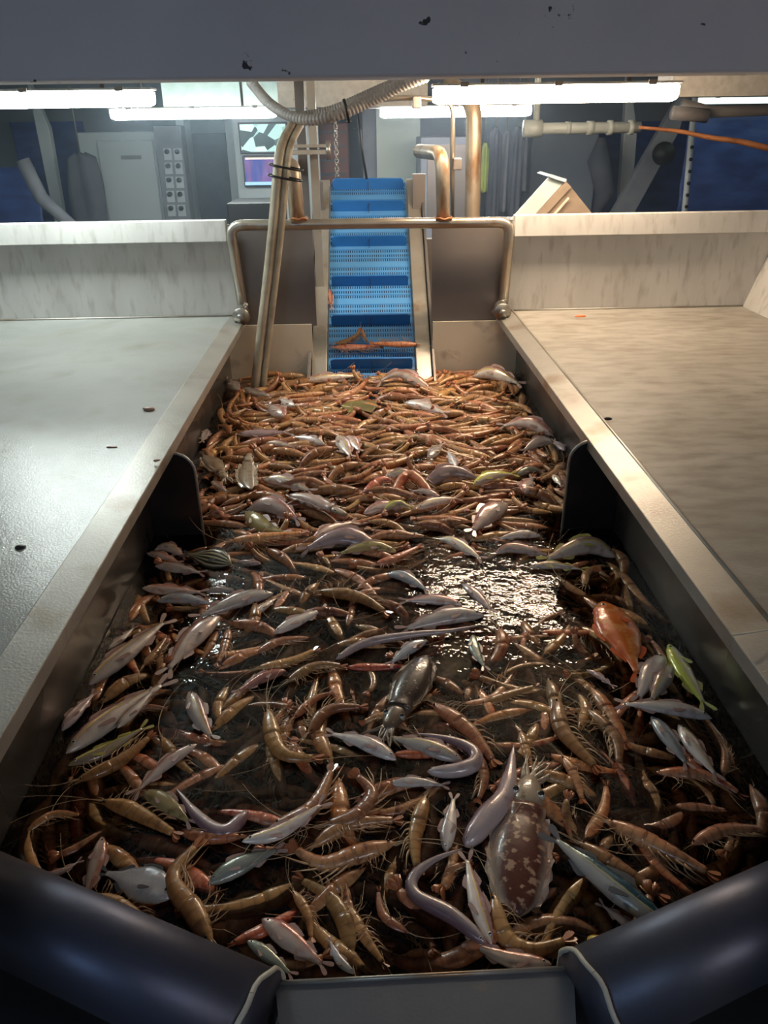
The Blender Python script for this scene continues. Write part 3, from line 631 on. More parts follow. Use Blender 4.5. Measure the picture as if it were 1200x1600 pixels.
# roller pipe + rusty rod
rp = thing('roller_pipe', 'pale horizontal plastic pipe with collars under the right lamp', 'pipe', PY(900, 200, 4.3))
a = PY(818, 201, 4.3); b = PY(1000, 199, 4.3)
part(T([a, b], .026, 20), 'tube', M['pvc'], rp)
for f0, f1, r in ((0, .155, .040), (.36, .40, .030), (.54, .6, .032), (.72, .76, .034), (.9, .94, .034)):
    part(T([a.lerp(b, f0), a.lerp(b, f1)], r, 20), 'collar', M['pvc'], rp)
part(T([PY(838, 190, 4.3), Vector((PY(838, 140, 4.3).x, 4.3, 2.15))], .016, 10), 'hanger', M['pvc'], rp)
_r = [PY(998, 199, 3.9), PY(1060, 205, 3.86), PY(1110, 215, 3.82), PY(1160, 222, 3.78), PY(1260, 243, 3.70)]
_d = _r[4]-_r[2]; _r.append(_r[4]+_d*((3.49-_r[4].x)/_d.x))
tag(T(spline(_r, 50), [.007+.017*min(1, i/30) for i in range(50)], 10).build('rusty_rod', M['rust']), 'rusty orange-brown rod slanting in from the right edge', 'rod')
# struts and tarps
def quad_prism(name, label, cat, m, pts, Y, th=.08):
    P = [PY(x, y, Y) for x, y in pts]
    for i, j in ((2, 1), (3, 0)): k = P[i].z/(P[j].z-P[i].z); P[i] = P[i]+(P[i]-P[j])*k
    for i, j in ((0, 3), (1, 2)): k = (2.15-P[i].z)/(P[i].z-P[j].z); P[i] = P[i]+(P[i]-P[j])*k; mb = MB(); mb.prism(P, (0, th, 0)); return tag(mb.build(name, M[m], smooth=False, bevel=.006), label, cat)
quad_prism('wall_strut', 'pale slanting wall strut at far left', 'strut', 'white', [(56, 200), (76, 200), (98, 330), (82, 330)], 7.0)
quad_prism('wall_strut', 'pale upright strut right of the carton', 'strut', 'white', [(975, 205), (996, 205), (985, 340), (966, 340)], 7.0)
quad_prism('brace', 'dark grey diagonal brace right of the carton', 'brace', 'clothgrey', [(1030, 205), (1062, 205), (985, 345), (950, 345)], 6.6)
tag(T([PY(35, 250, 6.0), PY(65, 310, 6.0), PY(110, 350, 6.0), Vector((PY(112, 350, 6.0).x, 6.0, .0))], .05, 12).build('bent_pipe', M['clothgrey']), 'grey bent pipe in front of the left blue tarp', 'pipe')
def tarp(label, x0, y0, x1, y1, Y, seed):
    c, sz = face_box(x0, y0, x1, y1, Y, .04); mb = MB(); nx, nz = 40, 24; g = []
    for i in range(nx+1):
        g.append([mb.vert((c[0]-sz[0]/2+sz[0]*i/nx, Y+.03+.05*noise.noise(Vector((i*.09+seed, j*.9, seed))), .005+(c[2]+sz[2]/2-.005)*j/nz)) for j in range(nz+1)])
    for i in range(nx):
        for j in range(nz): mb.face([g[i][j], g[i+1][j], g[i+1][j+1], g[i][j+1]])
    o = mb.build('tarpaulin', M['tarp']); sd = o.modifiers.new('thick', 'SOLIDIFY'); sd.thickness = .01; return tag(o, label, 'tarpaulin')
tarp('blue tarpaulin hanging at the far left edge', -90, 262, 60, 350, 6.6, 1)
tarp('blue tarpaulin behind the pale strut at left', 30, 190, 140, 350, 7.8, 2)
tarp('wrinkled blue tarpaulin left of the white studded post', 880, 190, 1085, 350, 7.6, 3)
tarp('dark blue tarpaulin filling the right edge behind the table', 1070, 172, 1235, 350, 6.5, 4)
ps = thing('studded_post', 'thin white post with dark studs in front of the right tarpaulins', 'post', PY(1070, 345, 5.9))
a = PY(1084, 175, 5.9); b = PY(1068, 345, 5.9)
part(T([a+(a-b)*((2.15-a.z)/(a.z-b.z)), b+(b-a)*(b.z/(a.z-b.z))], .022, 8), 'post', M['white'], ps)
for i in range(7): c = a.lerp(b, .2+i*.11); part(T([c+Vector((0,-.02,0)), c+Vector((0,-.035,0))], .012, 8), 'stud', M['black'], ps)
tag(T([PY(940, 215, 6.7), PY(935, 250, 6.7), PY(945, 300, 6.7), PY(930, 335, 6.7)], [.03,.09,.08,.03], 12).build('harness', M['dark']), 'black harness bundle hanging left of the pale strut', 'harness')
tag(T([PY(1037, 240, 6.48), PY(1037, 240, 6.61)], .085, 20).build('float_ball', M['rubber']), 'round black float hanging at the diagonal brace', 'float')
bgthing('grey_locker', 'plain dark grey locker behind the carton', 'locker', 'wall', 828, 205, 930, 345, 7.0, .4)
rl = thing('rolled_net', 'two grey rolled bundles under the cream beam at right', 'bundle', PY(1080, 170, 4.6))
part(T([PY(1050, 176, 4.6), PY(1105, 181, 4.6)], .035, 14), 'roll', M['corr'], rl)
part(T([PY(1065, 163, 4.7), PY(1110, 175, 4.7), PY(1300, 168, 4.7)], .030, 14), 'roll', M['corr'], rl)
# carton and the bench it lies on
_q = PY(870, 352, 3.75)
bn = thing('rear_bench', 'steel bench hidden behind the right splashback under the carton', 'bench', (_q.x, 3.9, 0))
part(B((_q.x+.1, 3.9, _q.z-.015), (.6, .5, .03)), 'bench_top', M['panel'], bn, smooth=False)
for xx in (-.15, .35): part(B((_q.x+xx, 3.9, (_q.z-.03)/2), (.05, .4, _q.z-.03)), 'leg', M['panel'], bn, smooth=False)
ct = thing('cardboard_carton', 'open cardboard carton tilted on a corner behind the right splashback', 'carton', PY(870, 345, 3.9))
Yc = 3.75
def P3(pts, Y): return [PY(x, y, Y) for x, y in pts]
mb = MB(); mb.prism(P3([(858, 277), (884, 284), (822, 352), (790, 352)], Yc), (0, .02, 0)); part(mb, 'side_flap', M['cartoncool'], ct, smooth=False)
mb = MB(); mb.prism(P3([(884, 284), (893, 292), (838, 352), (822, 352)], Yc-.02), (0, .05, 0)); part(mb, 'front_edge', M['carton'], ct, smooth=False)
mb = MB(); mb.prism(P3([(884, 282), (940, 352), (838, 352)], Yc), (.02, .35, 0)); part(mb, 'box_body', M['carton'], ct, smooth=False)
mb = MB(); mb.prism(P3([(857, 276), (863, 273), (886, 280), (883, 285)], Yc-.03), (.01, .3, .0)); part(mb, 'lid_flap', M['cartoncool'], ct, smooth=False)
mb = MB(); mb.prism(P3([(888, 308), (890, 310), (862, 342), (858, 342)], Yc-.03), (0, .01, 0)); part(mb, 'tape_strip', M['thread'], ct, smooth=False)

# ================================================================== animals
def lerp_prof(prof, t):
    for (a, va), (b, vb) in zip(prof, prof[1:]):
        if t <= b:
            k = (t-a)/(b-a) if b > a else 0; k = k*k*(3-2*k)*.5+k*.5
            return [x+(y-x)*k for x, y in zip(va, vb)]
    return list(prof[-1][1])
def frames(S, s):
    out = []
    for i, p in enumerate(S):
        t = (S[min(i+1, len(S)-1)]-S[max(i-1, 0)]).normalized(); n = Vector((-t.y, t.x, 0)).normalized()*s
        out.append((p, t, n))
    return out
def sweep(mb, S, s, L, prof, n0=0., n1=1., seg=12, uvscale=1.):
    """body along a flat spine: prof gives (dorsal, ventral, half width) as fractions of L"""
    fr = frames(S, s); rings = []; N = len(S)
    for i, (p, t, n) in enumerate(fr):
        u = n0+(n1-n0)*i/(N-1); hd, hv, hw = lerp_prof(prof, u)
        r = []
        for k in range(seg):
            a = k*2*math.pi/seg; c = math.cos(a); q = (hd if c > 0 else hv)*c
            r.append(mb.vert(p+n*(q*L)+Vector((0, 0, math.sin(a)*hw*L)), (u, .5+.5*c)))
        rings.append(r)
    for i in range(N-1):
        for k in range(seg):
            f = [rings[i][k], rings[i][(k+1) % seg], rings[i+1][(k+1) % seg], rings[i+1][k]]
            mb.face(f if s < 0 else f[::-1])
    mb.face(rings[0] if s > 0 else rings[0][::-1]); mb.face(rings[-1][::-1] if s > 0 else rings[-1])
def at_spine(S, s, u):
    x = max(0, min(len(S)-1.001, u*(len(S)-1))); i = int(x); f = x-i
    p = S[i].lerp(S[i+1], f); t = (S[i+1]-S[i]).normalized(); return p, t, Vector((-t.y, t.x, 0))*s
def blade(mb, p, d, across, ln, wd, th=.0012, notch=0., seg=6):
    """a flat rounded fin with thickness"""
    nrm = d.cross(across).normalized()*th; pts = []
    for k in range(seg+1):
        u = k/seg; wdt = wd*(.25+.75*math.sin(min(1, u*1.25)*math.pi/2)) if u < .8 else wd*math.sqrt(max(0, 1-((u-.8)/.25)**2))
        pts.append((u*ln, wdt))
    up = [p+d*x+across*y for x, y in pts]; dn = [p+d*x-across*y for x, y in pts]; dn[-1] = dn[-1]-d*notch*ln; 
    poly = up+dn[::-1]; mb.prism([q+nrm*.5 for q in poly], -nrm)
PPROF = [(0, (.004,.004,.004)), (.03, (.018,.018,.014)), (.10, (.052,.046,.036)), (.20, (.080,.070,.055)), (.33, (.090,.078,.064)), (.38, (.086,.074,.062))]
def abd(u):
    # six overlapping abdominal segments
    k = (u-.38)/.50; f = (k*6) % 1; base = 1-.58*k*(.6+.4*k); st = 1+.10*(f-.35)
    return base*st
def make_prawn(S, s, L, m='prawn', detail=2, name='prawn', rng=random, root=None, fan=1.):
    """S: flat spine in local coordinates, head first. detail 2: every limb its own part, 1: body with limbs in one mesh"""
    L = min(L, .195)
    mb = MB(); n = len(S)
    N1 = 10 if detail > 1 else 7; seg = 12 if detail > 1 else 7
    def sub(u0, u1, k): return [at_spine(S, s, u0+(u1-u0)*i/(k-1))[0] for i in range(k)]
    sweep(mb, sub(.0, .38, N1), s, L, PPROF, 0, .38, seg)
    K = 26 if detail > 1 else 10
    prof = []
    for i in range(40):
        u = .36+.52*i/39; a = abd(max(u, .381)); prof.append((u, (.094*a, .068*a, .062*a)))
    sweep(mb, sub(.365, .88, K), s, L, prof, .365, .88, seg)
    # rostrum
    p, t, nn_ = at_spine(S, s, .06)
    mb.tube([p+nn_*.030*L+t*.05*L, p+nn_*.030*L-t*.03*L, p+nn_*.042*L-t*.13*L], [.007*L, .005*L, .0008*L], 5)
    def leg_pts(u, side, ln, sw, curve=.5):
        p, t, n2 = at_spine(S, s, u); z = Vector((0, 0, side*.022*L)); o = p-n2*.045*L+z
        k1 = o-n2*ln*.45*L+t*sw*.25*L*1.0+Vector((0,0,side*.02*L)); k2 = k1-n2*ln*.35*L+t*(sw*.6)*L+Vector((0,0,-side*.012*L)); return [o, (o+k1)/2-t*.01*L, k1, k2]
    legs = []
    for i in range(5):
        for sd in (-1, 1):
            sw = rng.uniform(-.25, .35); legs.append(('walking_leg', leg_pts(.13+i*.045, sd, .17+.02*i+rng.uniform(-.02, .03), sw), [.0055*L, .0048*L, .0036*L, .0012*L], 5, 1.))
    for i in range(5):
        for sd in (-1, 1):
            sw = rng.uniform(.1, .35); legs.append(('swimming_leg', leg_pts(.42+i*.075, sd, .12-.012*i, sw), [.009*L, .010*L, .008*L, .002*L], 5, .6))
    ants = []
    for sd in (-1, 1):
        p, t, n2 = at_spine(S, s, .05); o = p+Vector((0, 0, sd*.012*L)); sweepd = rng.choice((-1, 1)); c = rng.uniform(.2, .9); AL = rng.uniform(.6, 1.15)*L
        pts = [o]; dr = -t
        for k in range(9):
            dr = (dr + n2*sweepd*.22*c + Vector((0,0,rng.uniform(-.02,.03)))).normalized(); q = pts[-1]+dr*AL/9; q.z = min(max(q.z, -.015), .03); pts.append(q)
        ants.append(('antenna', pts, [.0048*L]+[.0034*L]*5+[.0022*L]*4, 4))
    for sd in (-1, 1):
        p, t, n2 = at_spine(S, s, .06); o = p-n2*.012*L
        ants.append(('antennule', [o, o-t*.06*L-n2*.01*L+Vector((0,0,sd*.01*L)), o-t*rng.uniform(.12, .2)*L-n2*rng.uniform(-.02,.05)*L+Vector((0,0,sd*.02*L))], [.0045*L, .003*L, .001*L], 4))
    p, t, n2 = at_spine(S, s, .87); fb = MB()
    for q, (an, zz) in enumerate(((0, 0), (.28, .016), (-.28, .016), (.5, -.014), (-.5, -.014))):
        d = (t*math.cos(an*fan)+n2*math.sin(an*fan)*.9+Vector((0, 0, zz*4*rng.uniform(.5, 1.5)))).normalized(); ac = d.cross(Vector((0, 0, 1))).normalized()
        ac = (ac*.85+Vector((0,0,.35))).normalized()
        blade(fb, p+Vector((0,0,zz*.2*L)), d, ac, (.12 if q else .10)*L, (.026 if q else .014)*L, .0035*L, seg=5 if detail > 1 else 3)
    if detail == 1:
        o0 = len(mb.v)
        mb.cur = 1
        for nm, pts, r, sg, el in legs[::2]: mb.tube(pts, r, 3, ell=el)
        for nm, pts, r, sg in ants[:1]: mb.tube(pts[::2], [q*1.1 for q in r[::2]], 3)
        mb.cur = 2; off = len(mb.v)
        for v, uv in zip(fb.v, fb.uv): mb.vert(v, uv)
        for f in fb.f: mb.face([i+off for i in f])
        mb.cur = 3
        for sd in (-1, 1):
            p, t, n2 = at_spine(S, s, .065); mb.sphere(p+n2*.02*L+Vector((0,0,sd*.028*L)), .012*L, 6, 4)
        mb.cur = 0
        return mb
    r = mb.build(name, M[m])
    for nm, pts, rr, sg, el in legs: q = MB(); q.tube(pts, rr, 5, ell=el); q.build(nm, M['prawnleg'], r)
    for nm, pts, rr, sg in ants: q = MB(); q.tube(pts, rr, 4); q.build(nm, M['antenna'], r)
    fb.build('tail_fan', M['prawntail'], r, smooth=False)
    for sd in (-1, 1):
        q = MB(); p, t, n2 = at_spine(S, s, .065); q.sphere(p+n2*.02*L+Vector((0,0,sd*.028*L)), .0125*L, 8, 6); q.tube([p+n2*.01*L, p+n2*.02*L+Vector((0,0,sd*.026*L))], .006*L, 5); q.build('eye', M['eyeblack'], r)
    return r

# ---- height field for dropping the catch into the tank
GX, GY, GS = -.63, .55, .01
NXC, NYC = 127, 280
H = np.full((NXC, NYC), .55)
def inside(x, y, m=.0):
    yb = YB-.01-m; 
    if y > yb: return False
    wx = WX-.01-m
    if abs(x) > wx: return False
    # diagonal front corners
    l0, l1 = ends[-1], ends[1]
    fx0, fy0, fx1, fy1 = l0.x, l0.y, l1.x, l1.y
    if y < YF+.02+m: return False
    if x < fx0: 
        if y < fy0+.07+m+(fx0-x)*.62*.0+ (fx0-x)*SL: return False
    if x > fx1:
        if y < fy1+.07+m+(x-fx1)*SR: return False
    # baffles
    return True
_a = PZ(403, 1604, .8); _b = PZ(-25, 1406, .8); SL = abs((_b.y-_a.y)/(_b.x-_a.x))
_a = PZ(917, 1571, .8); _b = PZ(1226, 1424, .8); SR = abs((_b.y-_a.y)/(_b.x-_a.x))
def cells(S, rs):
    ix = []; 
    for p, r in zip(S, rs):
        k = max(1, int(r/GS+.5)); cx, cy = int((p.x-GX)/GS), int((p.y-GY)/GS)
        for i in range(-k, k+1):
            for j in range(-k, k+1):
                if i*i+j*j <= k*k+.5:
                    a, b = cx+i, cy+j
                    if 0 <= a < NXC and 0 <= b < NYC: ix.append((a, b))
    if not ix: return None
    ix = np.array(list(set(ix))); return ix[:, 0], ix[:, 1]
def drop(S, rs, thick, q=70):
    c = cells(S, rs)
    if c is None: return None
    return np.percentile(H[c], q)+thick, c

# fish ------------------------------------------------------------------
SLIM = [(0, (.004,.004,.003)), (.04, (.045,.035,.022)), (.12, (.085,.07,.042)), (.25, (.115,.10,.055)), (.4, (.115,.11,.055)), (.6, (.085,.085,.04)), (.75, (.05,.05,.022)), (.84, (.03,.03,.010)), (.88, (.03,.03,.007))]
DEEP = [(0, (.01,.01,.008)), (.04, (.08,.07,.03)), (.12, (.17,.15,.05)), (.28, (.235,.215,.065)), (.42, (.235,.22,.06)), (.6, (.15,.15,.04)), (.74, (.06,.06,.02)), (.84, (.035,.035,.012)), (.88, (.035,.035,.008))]
MACK = [(0, (.004,.004,.003)), (.05, (.035,.035,.025)), (.15, (.062,.058,.042)), (.35, (.078,.074,.052)), (.6, (.062,.06,.042)), (.78, (.03,.03,.02)), (.88, (.014,.014,.01))]
EEL = [(0, (.004,.004,.004)), (.03, (.022,.02,.018)), (.12, (.034,.034,.028)), (.3, (.042,.042,.032)), (.6, (.03,.03,.022)), (.85, (.014,.014,.010)), (1, (.003,.003,.002))]
def make_fish(S, s, L, m, prof, fat=1., fin='fin', name='fish', eyer=.017, rng=random, finless=False):
    L = min(L, .25) if prof is not EEL else L
    P = [(u, (a*fat*.98, b*fat*.98, c*fat*1.15)) for u, (a, b, c) in prof]
    mb = MB(); end = P[-1][0]; K = 30
    sweep(mb, [at_spine(S, s, end*i/(K-1))[0] for i in range(K)], s, L, P, 0, end, 16)
    r = mb.build(name, M[m])
    if not finless:
        p, t, n = at_spine(S, s, .86); tf = MB()
        for sg in (-1, 1):
            d = (t+n*sg*.42+Vector((0,0,rng.uniform(-.1,.1)))).normalized(); ac = d.cross(Vector((0,0,1))).normalized(); blade(tf, p+n*sg*.008*L, d, ac, .15*L, .024*L*fat**.5, .0012)
        tf.build('tail_fin', M[fin], r, smooth=False)
        def strip(u0, u1, sg, h, nm):
            f = MB(); a = []; b = []
            for i in range(8):
                u = u0+(u1-u0)*i/7; p, t, n = at_spine(S, s, u); hd = lerp_prof(P, u); e = hd[0] if sg > 0 else hd[1]
                a.append(p+n*sg*(e*L*.92)); b.append(p+n*sg*(e*L+h*L*(math.sin(min(1, (i+1)/3)*math.pi/2))*(1-i/9)*(1+.15*(i % 2)))+t*.03*L)
            poly = a+b[::-1]; f.prism([q+Vector((0,0,.0006)) for q in poly], (0,0,-.0012)); f.build(nm, M[fin], r, smooth=False)
        strip(.28, .5, 1, .05*fat, 'dorsal_fin'); strip(.58, .74, 1, .035, 'dorsal_fin'); strip(.56, .7, -1, .04, 'anal_fin')
        p, t, n = at_spine(S, s, .27); hw = lerp_prof(P, .27)[2]
        pf = MB(); d = (t-n*.45+Vector((0,0,.12))).normalized(); blade(pf, p+Vector((0,0,hw*L*.96))-n*.03*L, d, d.cross(Vector((0,0,1))).normalized(), .13*L, .022*L, .0012); pf.build('pectoral_fin', M[fin], r, smooth=False)
    # eyes on both flanks
    ue = .085 if not prof is EEL else .035
    for sd in (-1, 1):
        e = MB(); p, t, n = at_spine(S, s, ue); hd, hv, hw = lerp_prof(P, ue); c = p+n*hd*.28*L+Vector((0,0,sd*hw*L*.86)); rr = eyer*L
        e.cur = 0; e.sphere(c, rr, 14, 8, (1, 1, .45)); e.cur = 1; e.sphere(c+Vector((0,0,sd*rr*.30)), rr*.60, 12, 6, (1, 1, .4))
        e.build('eye', None, r, mats=[M['eyering'], M['eyeblack']])
    # gill line
    p, t, n = at_spine(S, s, .2); hd, hv, hw = lerp_prof(P, .2); 
    if prof is not EEL:
        gpts = []
        for k in range(9):
            a = -1.0+2.*k/8; gpts.append(p+n*math.sin(a)*(hd if a > 0 else hv)*L*.92+Vector((0,0,math.cos(a)*hw*L*1.0))-t*(-.03*math.cos(a*1.4)*L))
        gm = MB(); gm.tube(gpts, .0022*L*1.4, 4); gm.build('gill_cover_edge', M['fin'], r)
    return r

def world_spine(pix, z): return [PZ(x, y, z) for x, y in pix]
def place(pix, n, thick_fn, zmax, zmin, q=70):
    """pixels -> world spine at the height where the animal comes to rest on the catch below"""
    z = ZW
    for it in range(3):
        S = spline(world_spine(pix, z), n); L = sum((b-a).length for a, b in zip(S, S[1:])); rad, th = thick_fn(L)
        if it < 2:
            res = drop([Vector(p) for p in S], [rad]*n, th, q); z = min(max(res[0], zmin), zmax)
    c = cells(S, [rad]*n); H[c] = np.maximum(H[c], z+th*.75)
    return S, L, z
def rooted(S):
    c = sum(S, Vector())/len(S); return [Vector((p.x-c.x, p.y-c.y, 0)) for p in S], c
def lean(o, c, z, S, k=1.):
    """lean the flank towards the near end of the tank, as the heap slopes"""
    ax = S[-1]-S[0]; ax.z = 0
    if ax.x < 0: ax = -ax
    ax.normalize(); th = k*abs(ax.x)*min(.85, max(.12, (c.y-.7)*.45))
    o.matrix_world = Matrix.Translation((c.x, c.y, z)) @ Matrix.Rotation(th, 4, ax)

# ------------------------------------------------------------------ prawns the photo shows one by one
# (pixels head -> tail, dorsal side: +1 left of head->tail, label)
HP = [
 ([(417,1107),(440,1173),(510,1187)], -1, 'brown prawn right of the pale fish, tail pointing at the middle fish pair'),
 ([(417,1150),(430,1203),(450,1260)], 1, 'upright brown prawn with orange legs fanned out on its left'),
 ([(480,1147),(513,1110),(577,1102)], -1, 'dull brown prawn bent over behind the middle pair of fish'),
 ([(457,1123),(490,1093),(523,1080)], -1, 'small brown prawn below the red fish, pointing up to the right'),
 ([(423,1293),(490,1262),(523,1193)], 1, 'long dark brown prawn lying beneath the pale slim fish'),
 ([(503,1290),(555,1277),(583,1240),(548,1203)], 1, 'strongly curled orange-brown prawn with upturned tail in the front middle'),
 ([(483,1325),(547,1290),(633,1280)], 1, 'broad brown prawn directly under the curled orange-brown prawn'),
 ([(620,1317),(567,1333),(503,1350),(447,1318)], -1, 'banana-curved golden prawn with pale legs raised in the front middle'),
 ([(667,1240),(647,1307),(653,1370)], 1, 'upright yellow-brown prawn with pale whiskers left of the vertical fish'),
 ([(550,1500),(540,1440),(513,1400),(457,1367)], 1, 'reddish-brown arched prawn near the middle of the front rim'),
 ([(540,1410),(570,1463),(607,1515)], -1, 'yellowish prawn with a pale spike pointing up by the front rim'),
 ([(457,1390),(482,1430),(487,1475)], -1, 'dark red-brown prawn sunk beside the arched prawn near the rim'),
 ([(673,1097),(733,1140),(780,1200)], -1, 'long brown prawn slanting down right above the curled eel'),
 ([(750,1177),(755,1220),(745,1257)], 1, 'small brown prawn hanging right below the curled eel'),
 ([(630,1493),(665,1490),(715,1513)], -1, 'glossy dark orange prawn lying against the front rim'),
 ([(832,1487),(880,1490),(943,1500)], -1, 'golden prawn with shining back on the front rim below the cuttlefish'),
 ([(771,1395),(786,1456),(830,1482),(901,1464)], -1, 'brown prawn curving under the lower end of the mottled cuttlefish'),
 ([(901,1314),(978,1364),(1047,1410)], 1, 'slim golden-brown prawn lying along the upper side of the blue mackerel'),
 ([(943,1280),(1047,1333),(1127,1374)], 1, 'long glossy brown prawn second above the blue mackerel'),
 ([(1000,1205),(1028,1262),(1012,1312)], -1, 'pinkish-orange hunched prawn right of the front middle'),
 ([(1031,1264),(1104,1268),(1192,1283)], 1, 'long brown prawn with a comb of pale legs near the right wall'),
 ([(1077,1322),(1131,1300),(1215,1296)], 1, 'large brown prawn above the right rim tube with white swimming legs'),
 ([(1020,1207),(1104,1215),(1170,1249)], 1, 'red-brown prawn with dark red legs near the right tank wall'),
 ([(878,1180),(900,1215),(912,1257)], -1, 'small orange prawn standing upright above the cuttlefish'),
 ([(985,1326),(1039,1366),(1090,1416)], 1, 'prawn with long white whiskers just above the right rim tube'),
 ([(855,1249),(880,1280),(897,1318)], -1, 'orange-brown prawn between the cuttlefish and the mackerel tail'),
 ([(800,1007),(867,1045),(940,1027)], 1, 'large horizontal brown prawn left of the grey-pink fish cluster'),
 ([(893,975),(950,1010),(985,1067)], 1, 'prawn with pale comb legs just below the orange fish head'),
 ([(872,1090),(880,1140),(943,1210)], -1, 'bright spotted brown prawn slanting below the purple fish tail'),
 ([(923,1073),(955,1120),(983,1173)], 1, 'slim orange prawn pointing at the pale fish pair on the right'),
 ([(872,912),(925,936),(965,920),(922,888)], -1, 'ring-curled brown prawn above the orange fish'),
 ([(960,885),(1000,937),(1050,980)], 1, 'orange prawn between the orange fish and the right wall'),
 ([(917,1107),(960,1153),(967,1203)], 1, 'brown prawn lying right of the bright spotted prawn'),
 ([(812,1140),(825,1180),(833,1215)], -1, 'brown prawn wedged above the cuttlefish head'),
 ([(506,888),(557,908),(607,955)], 1, 'thick grey-brown prawn left of the long pink fish in the middle'),
 ([(495,922),(560,933),(613,961)], -1, 'long brown prawn whose tail touches the small orange fin'),
 ([(582,884),(622,872),(661,852)], 1, 'slim orange-brown prawn right of the pale purple fish row'),
 ([(542,964),(579,975),(622,964)], -1, 'brown prawn just above the long purple eel'),
 ([(712,1105),(769,1094),(812,1041)], -1, 'brown prawn with red face and white whiskers in the middle'),
 ([(749,1103),(797,1087),(845,1070)], 1, 'dim brown prawn right under the white-whiskered one'),
 ([(356,846),(421,840),(486,832)], 1, 'long slim orange prawn in front of the left baffle'),
 ([(222,1042),(245,1018),(262,992)], 1, 'dark reddish prawn left of the large pink fish'),
 ([(395,1024),(440,1004),(494,996)], 1, 'grey-brown prawn with curled pale legs left of the purple eel'),
 ([(398,1046),(455,1034),(500,1012)], 1, 'brown prawn just above the red fish'),
 ([(358,981),(352,1012),(338,1043)], -1, 'murky submerged prawn right of the large pink fish'),
 ([(424,962),(448,930),(460,905)], -1, 'orange-brown prawn rising right of the big silver fish head'),
 ([(446,1065),(495,1042),(545,1040)], 1, 'greenish prawn lying right of the red fish'),
 ([(333,1190),(360,1225),(404,1246)], 1, 'orange prawn right of the slim pink fish at left'),
 ([(203,1119),(230,1106),(263,1106)], 1, 'small rough orange prawn between the left yellow-striped fish'),
 ([(117,1222),(187,1188),(243,1143)], -1, 'long greenish prawn beneath the lower yellow-striped fish at left'),
 ([(157,1250),(213,1268),(285,1309)], -1, 'dull brown prawn with leg comb below the slim pink fish'),
 ([(137,1245),(160,1290),(222,1312)], -1, 'wide orange prawn above the upright fish at lower left'),
 ([(37,1303),(83,1275),(135,1275)], 1, 'dark curved prawn near the left rim tube'),
 ([(140,1398),(200,1420),(250,1466)], -1, 'glossy dark orange prawn against the left rim tube'),
 ([(167,1212),(215,1203),(267,1205)], 1, 'orange prawn with white whisker curl under the slim pink fish'),
 ([(333,1478),(302,1420),(272,1368),(322,1306)], 1, 'very large orange-brown prawn with upturned tail at lower left'),
 ([(180,1165),(200,1190),(262,1180)], 1, 'shadowed brown prawn behind the greenish prawn at left'),
 ([(640,1460),(600,1430),(590,1385)], 1, 'dark brown prawn below the banana-curved prawn'),
 ([(690,1390),(705,1360),(740,1345)], 1, 'rust-brown prawn enclosed by the long bent eel'),
 ([(360,1420),(380,1400),(430,1395)], 1, 'grey-brown prawn behind the pink fish at the front rim'),
 ([(250,1150),(280,1190),(310,1215)], -1, 'dark prawn under the pale fish standing at left'),
 ([(640,1140),(600,1120),(560,1130)], -1, 'dark prawn resting behind the middle fish pair'),
 ([(848,1160),(852,1110),(835,1075)], 1, 'murky brown prawn above the cuttlefish and right of the long eel'),
 ([(1130,1215),(1135,1180),(1120,1150)], 1, 'pale prawn with whitish legs against the right tank wall'),
 ([(600,782),(640,752),(680,782),(655,795)], -1, 'bright orange ring-curled prawn in the middle distance'),
 ([(560,775),(600,757),(655,765)], 1, 'bright orange prawn arched beside the ring-curled one'),
]
def region_rng(i): return random.Random(1000+i)
individuals = 0
# lower layers first: loose prawns nobody can tell apart, then individuals
protoS = []
def arc(L, bend, n=14, tailup=0.):
    pts = [Vector((0,0,0))]; a = 0
    for i in range(n-1):
        u = i/(n-2); a += bend/(n-1)*(1 if u > .3 else .2)*(1+tailup*u); pts.append(pts[-1]+Vector((math.cos(a), math.sin(a), 0))*L/(n-1))
    c = sum(pts, Vector())/n; return [p-c for p in pts]
protos = []
for i, (b, m) in enumerate(((.5,'prawn'), (-.9,'prawn'), (1.5,'prawn'), (-.25,'prawn'), (.8,'prawnred'), (-2.0,'prawn'), (.3,'prawnred'), (-.6,'prawn'))):
    S = arc(.168, b); protos.append((S, (-1 if b > 0 else 1), m, i))
lo = [make_prawn(S, s, .168, m, 1, rng=random.Random(i)) for S, s, m, i in protos]

DIPS = [(PZ(765, 925, ZW), .24, .17, .024), (PZ(690, 895, ZW), .10, .08, .02), (PZ(850, 920, ZW), .10, .12, .02), (PZ(915, 850, ZW), .10, .08, .03), (PZ(320, 838, ZW), .10, .06, .03), (PZ(200, 930, ZW), .05, .09, .02), (PZ(310, 980, ZW), .10, .05, .012)]
def target_h(y, x=None):
    t = .756 + .018*min(1, max(0, (y-1.85)/.35))
    if x is not None:
        for c, rx, ry, d in DIPS:
            q = ((x-c.x)/rx)**2+((y-c.y)/ry)**2
            if q < 1: t = min(t, .752-d)
    return t
def rand_pose(rng):
    for _ in range(30):
        y = YF+.06+(YB-YF-.08)*rng.random(); x = rng.uniform(-.61, .61)
        if inside(x, y, .03): break
    ang = rng.gauss(0, .42) + (math.pi if rng.random() < .5 else 0) if y > 1.7 else rng.uniform(0, 2*math.pi)
    return x, y, ang
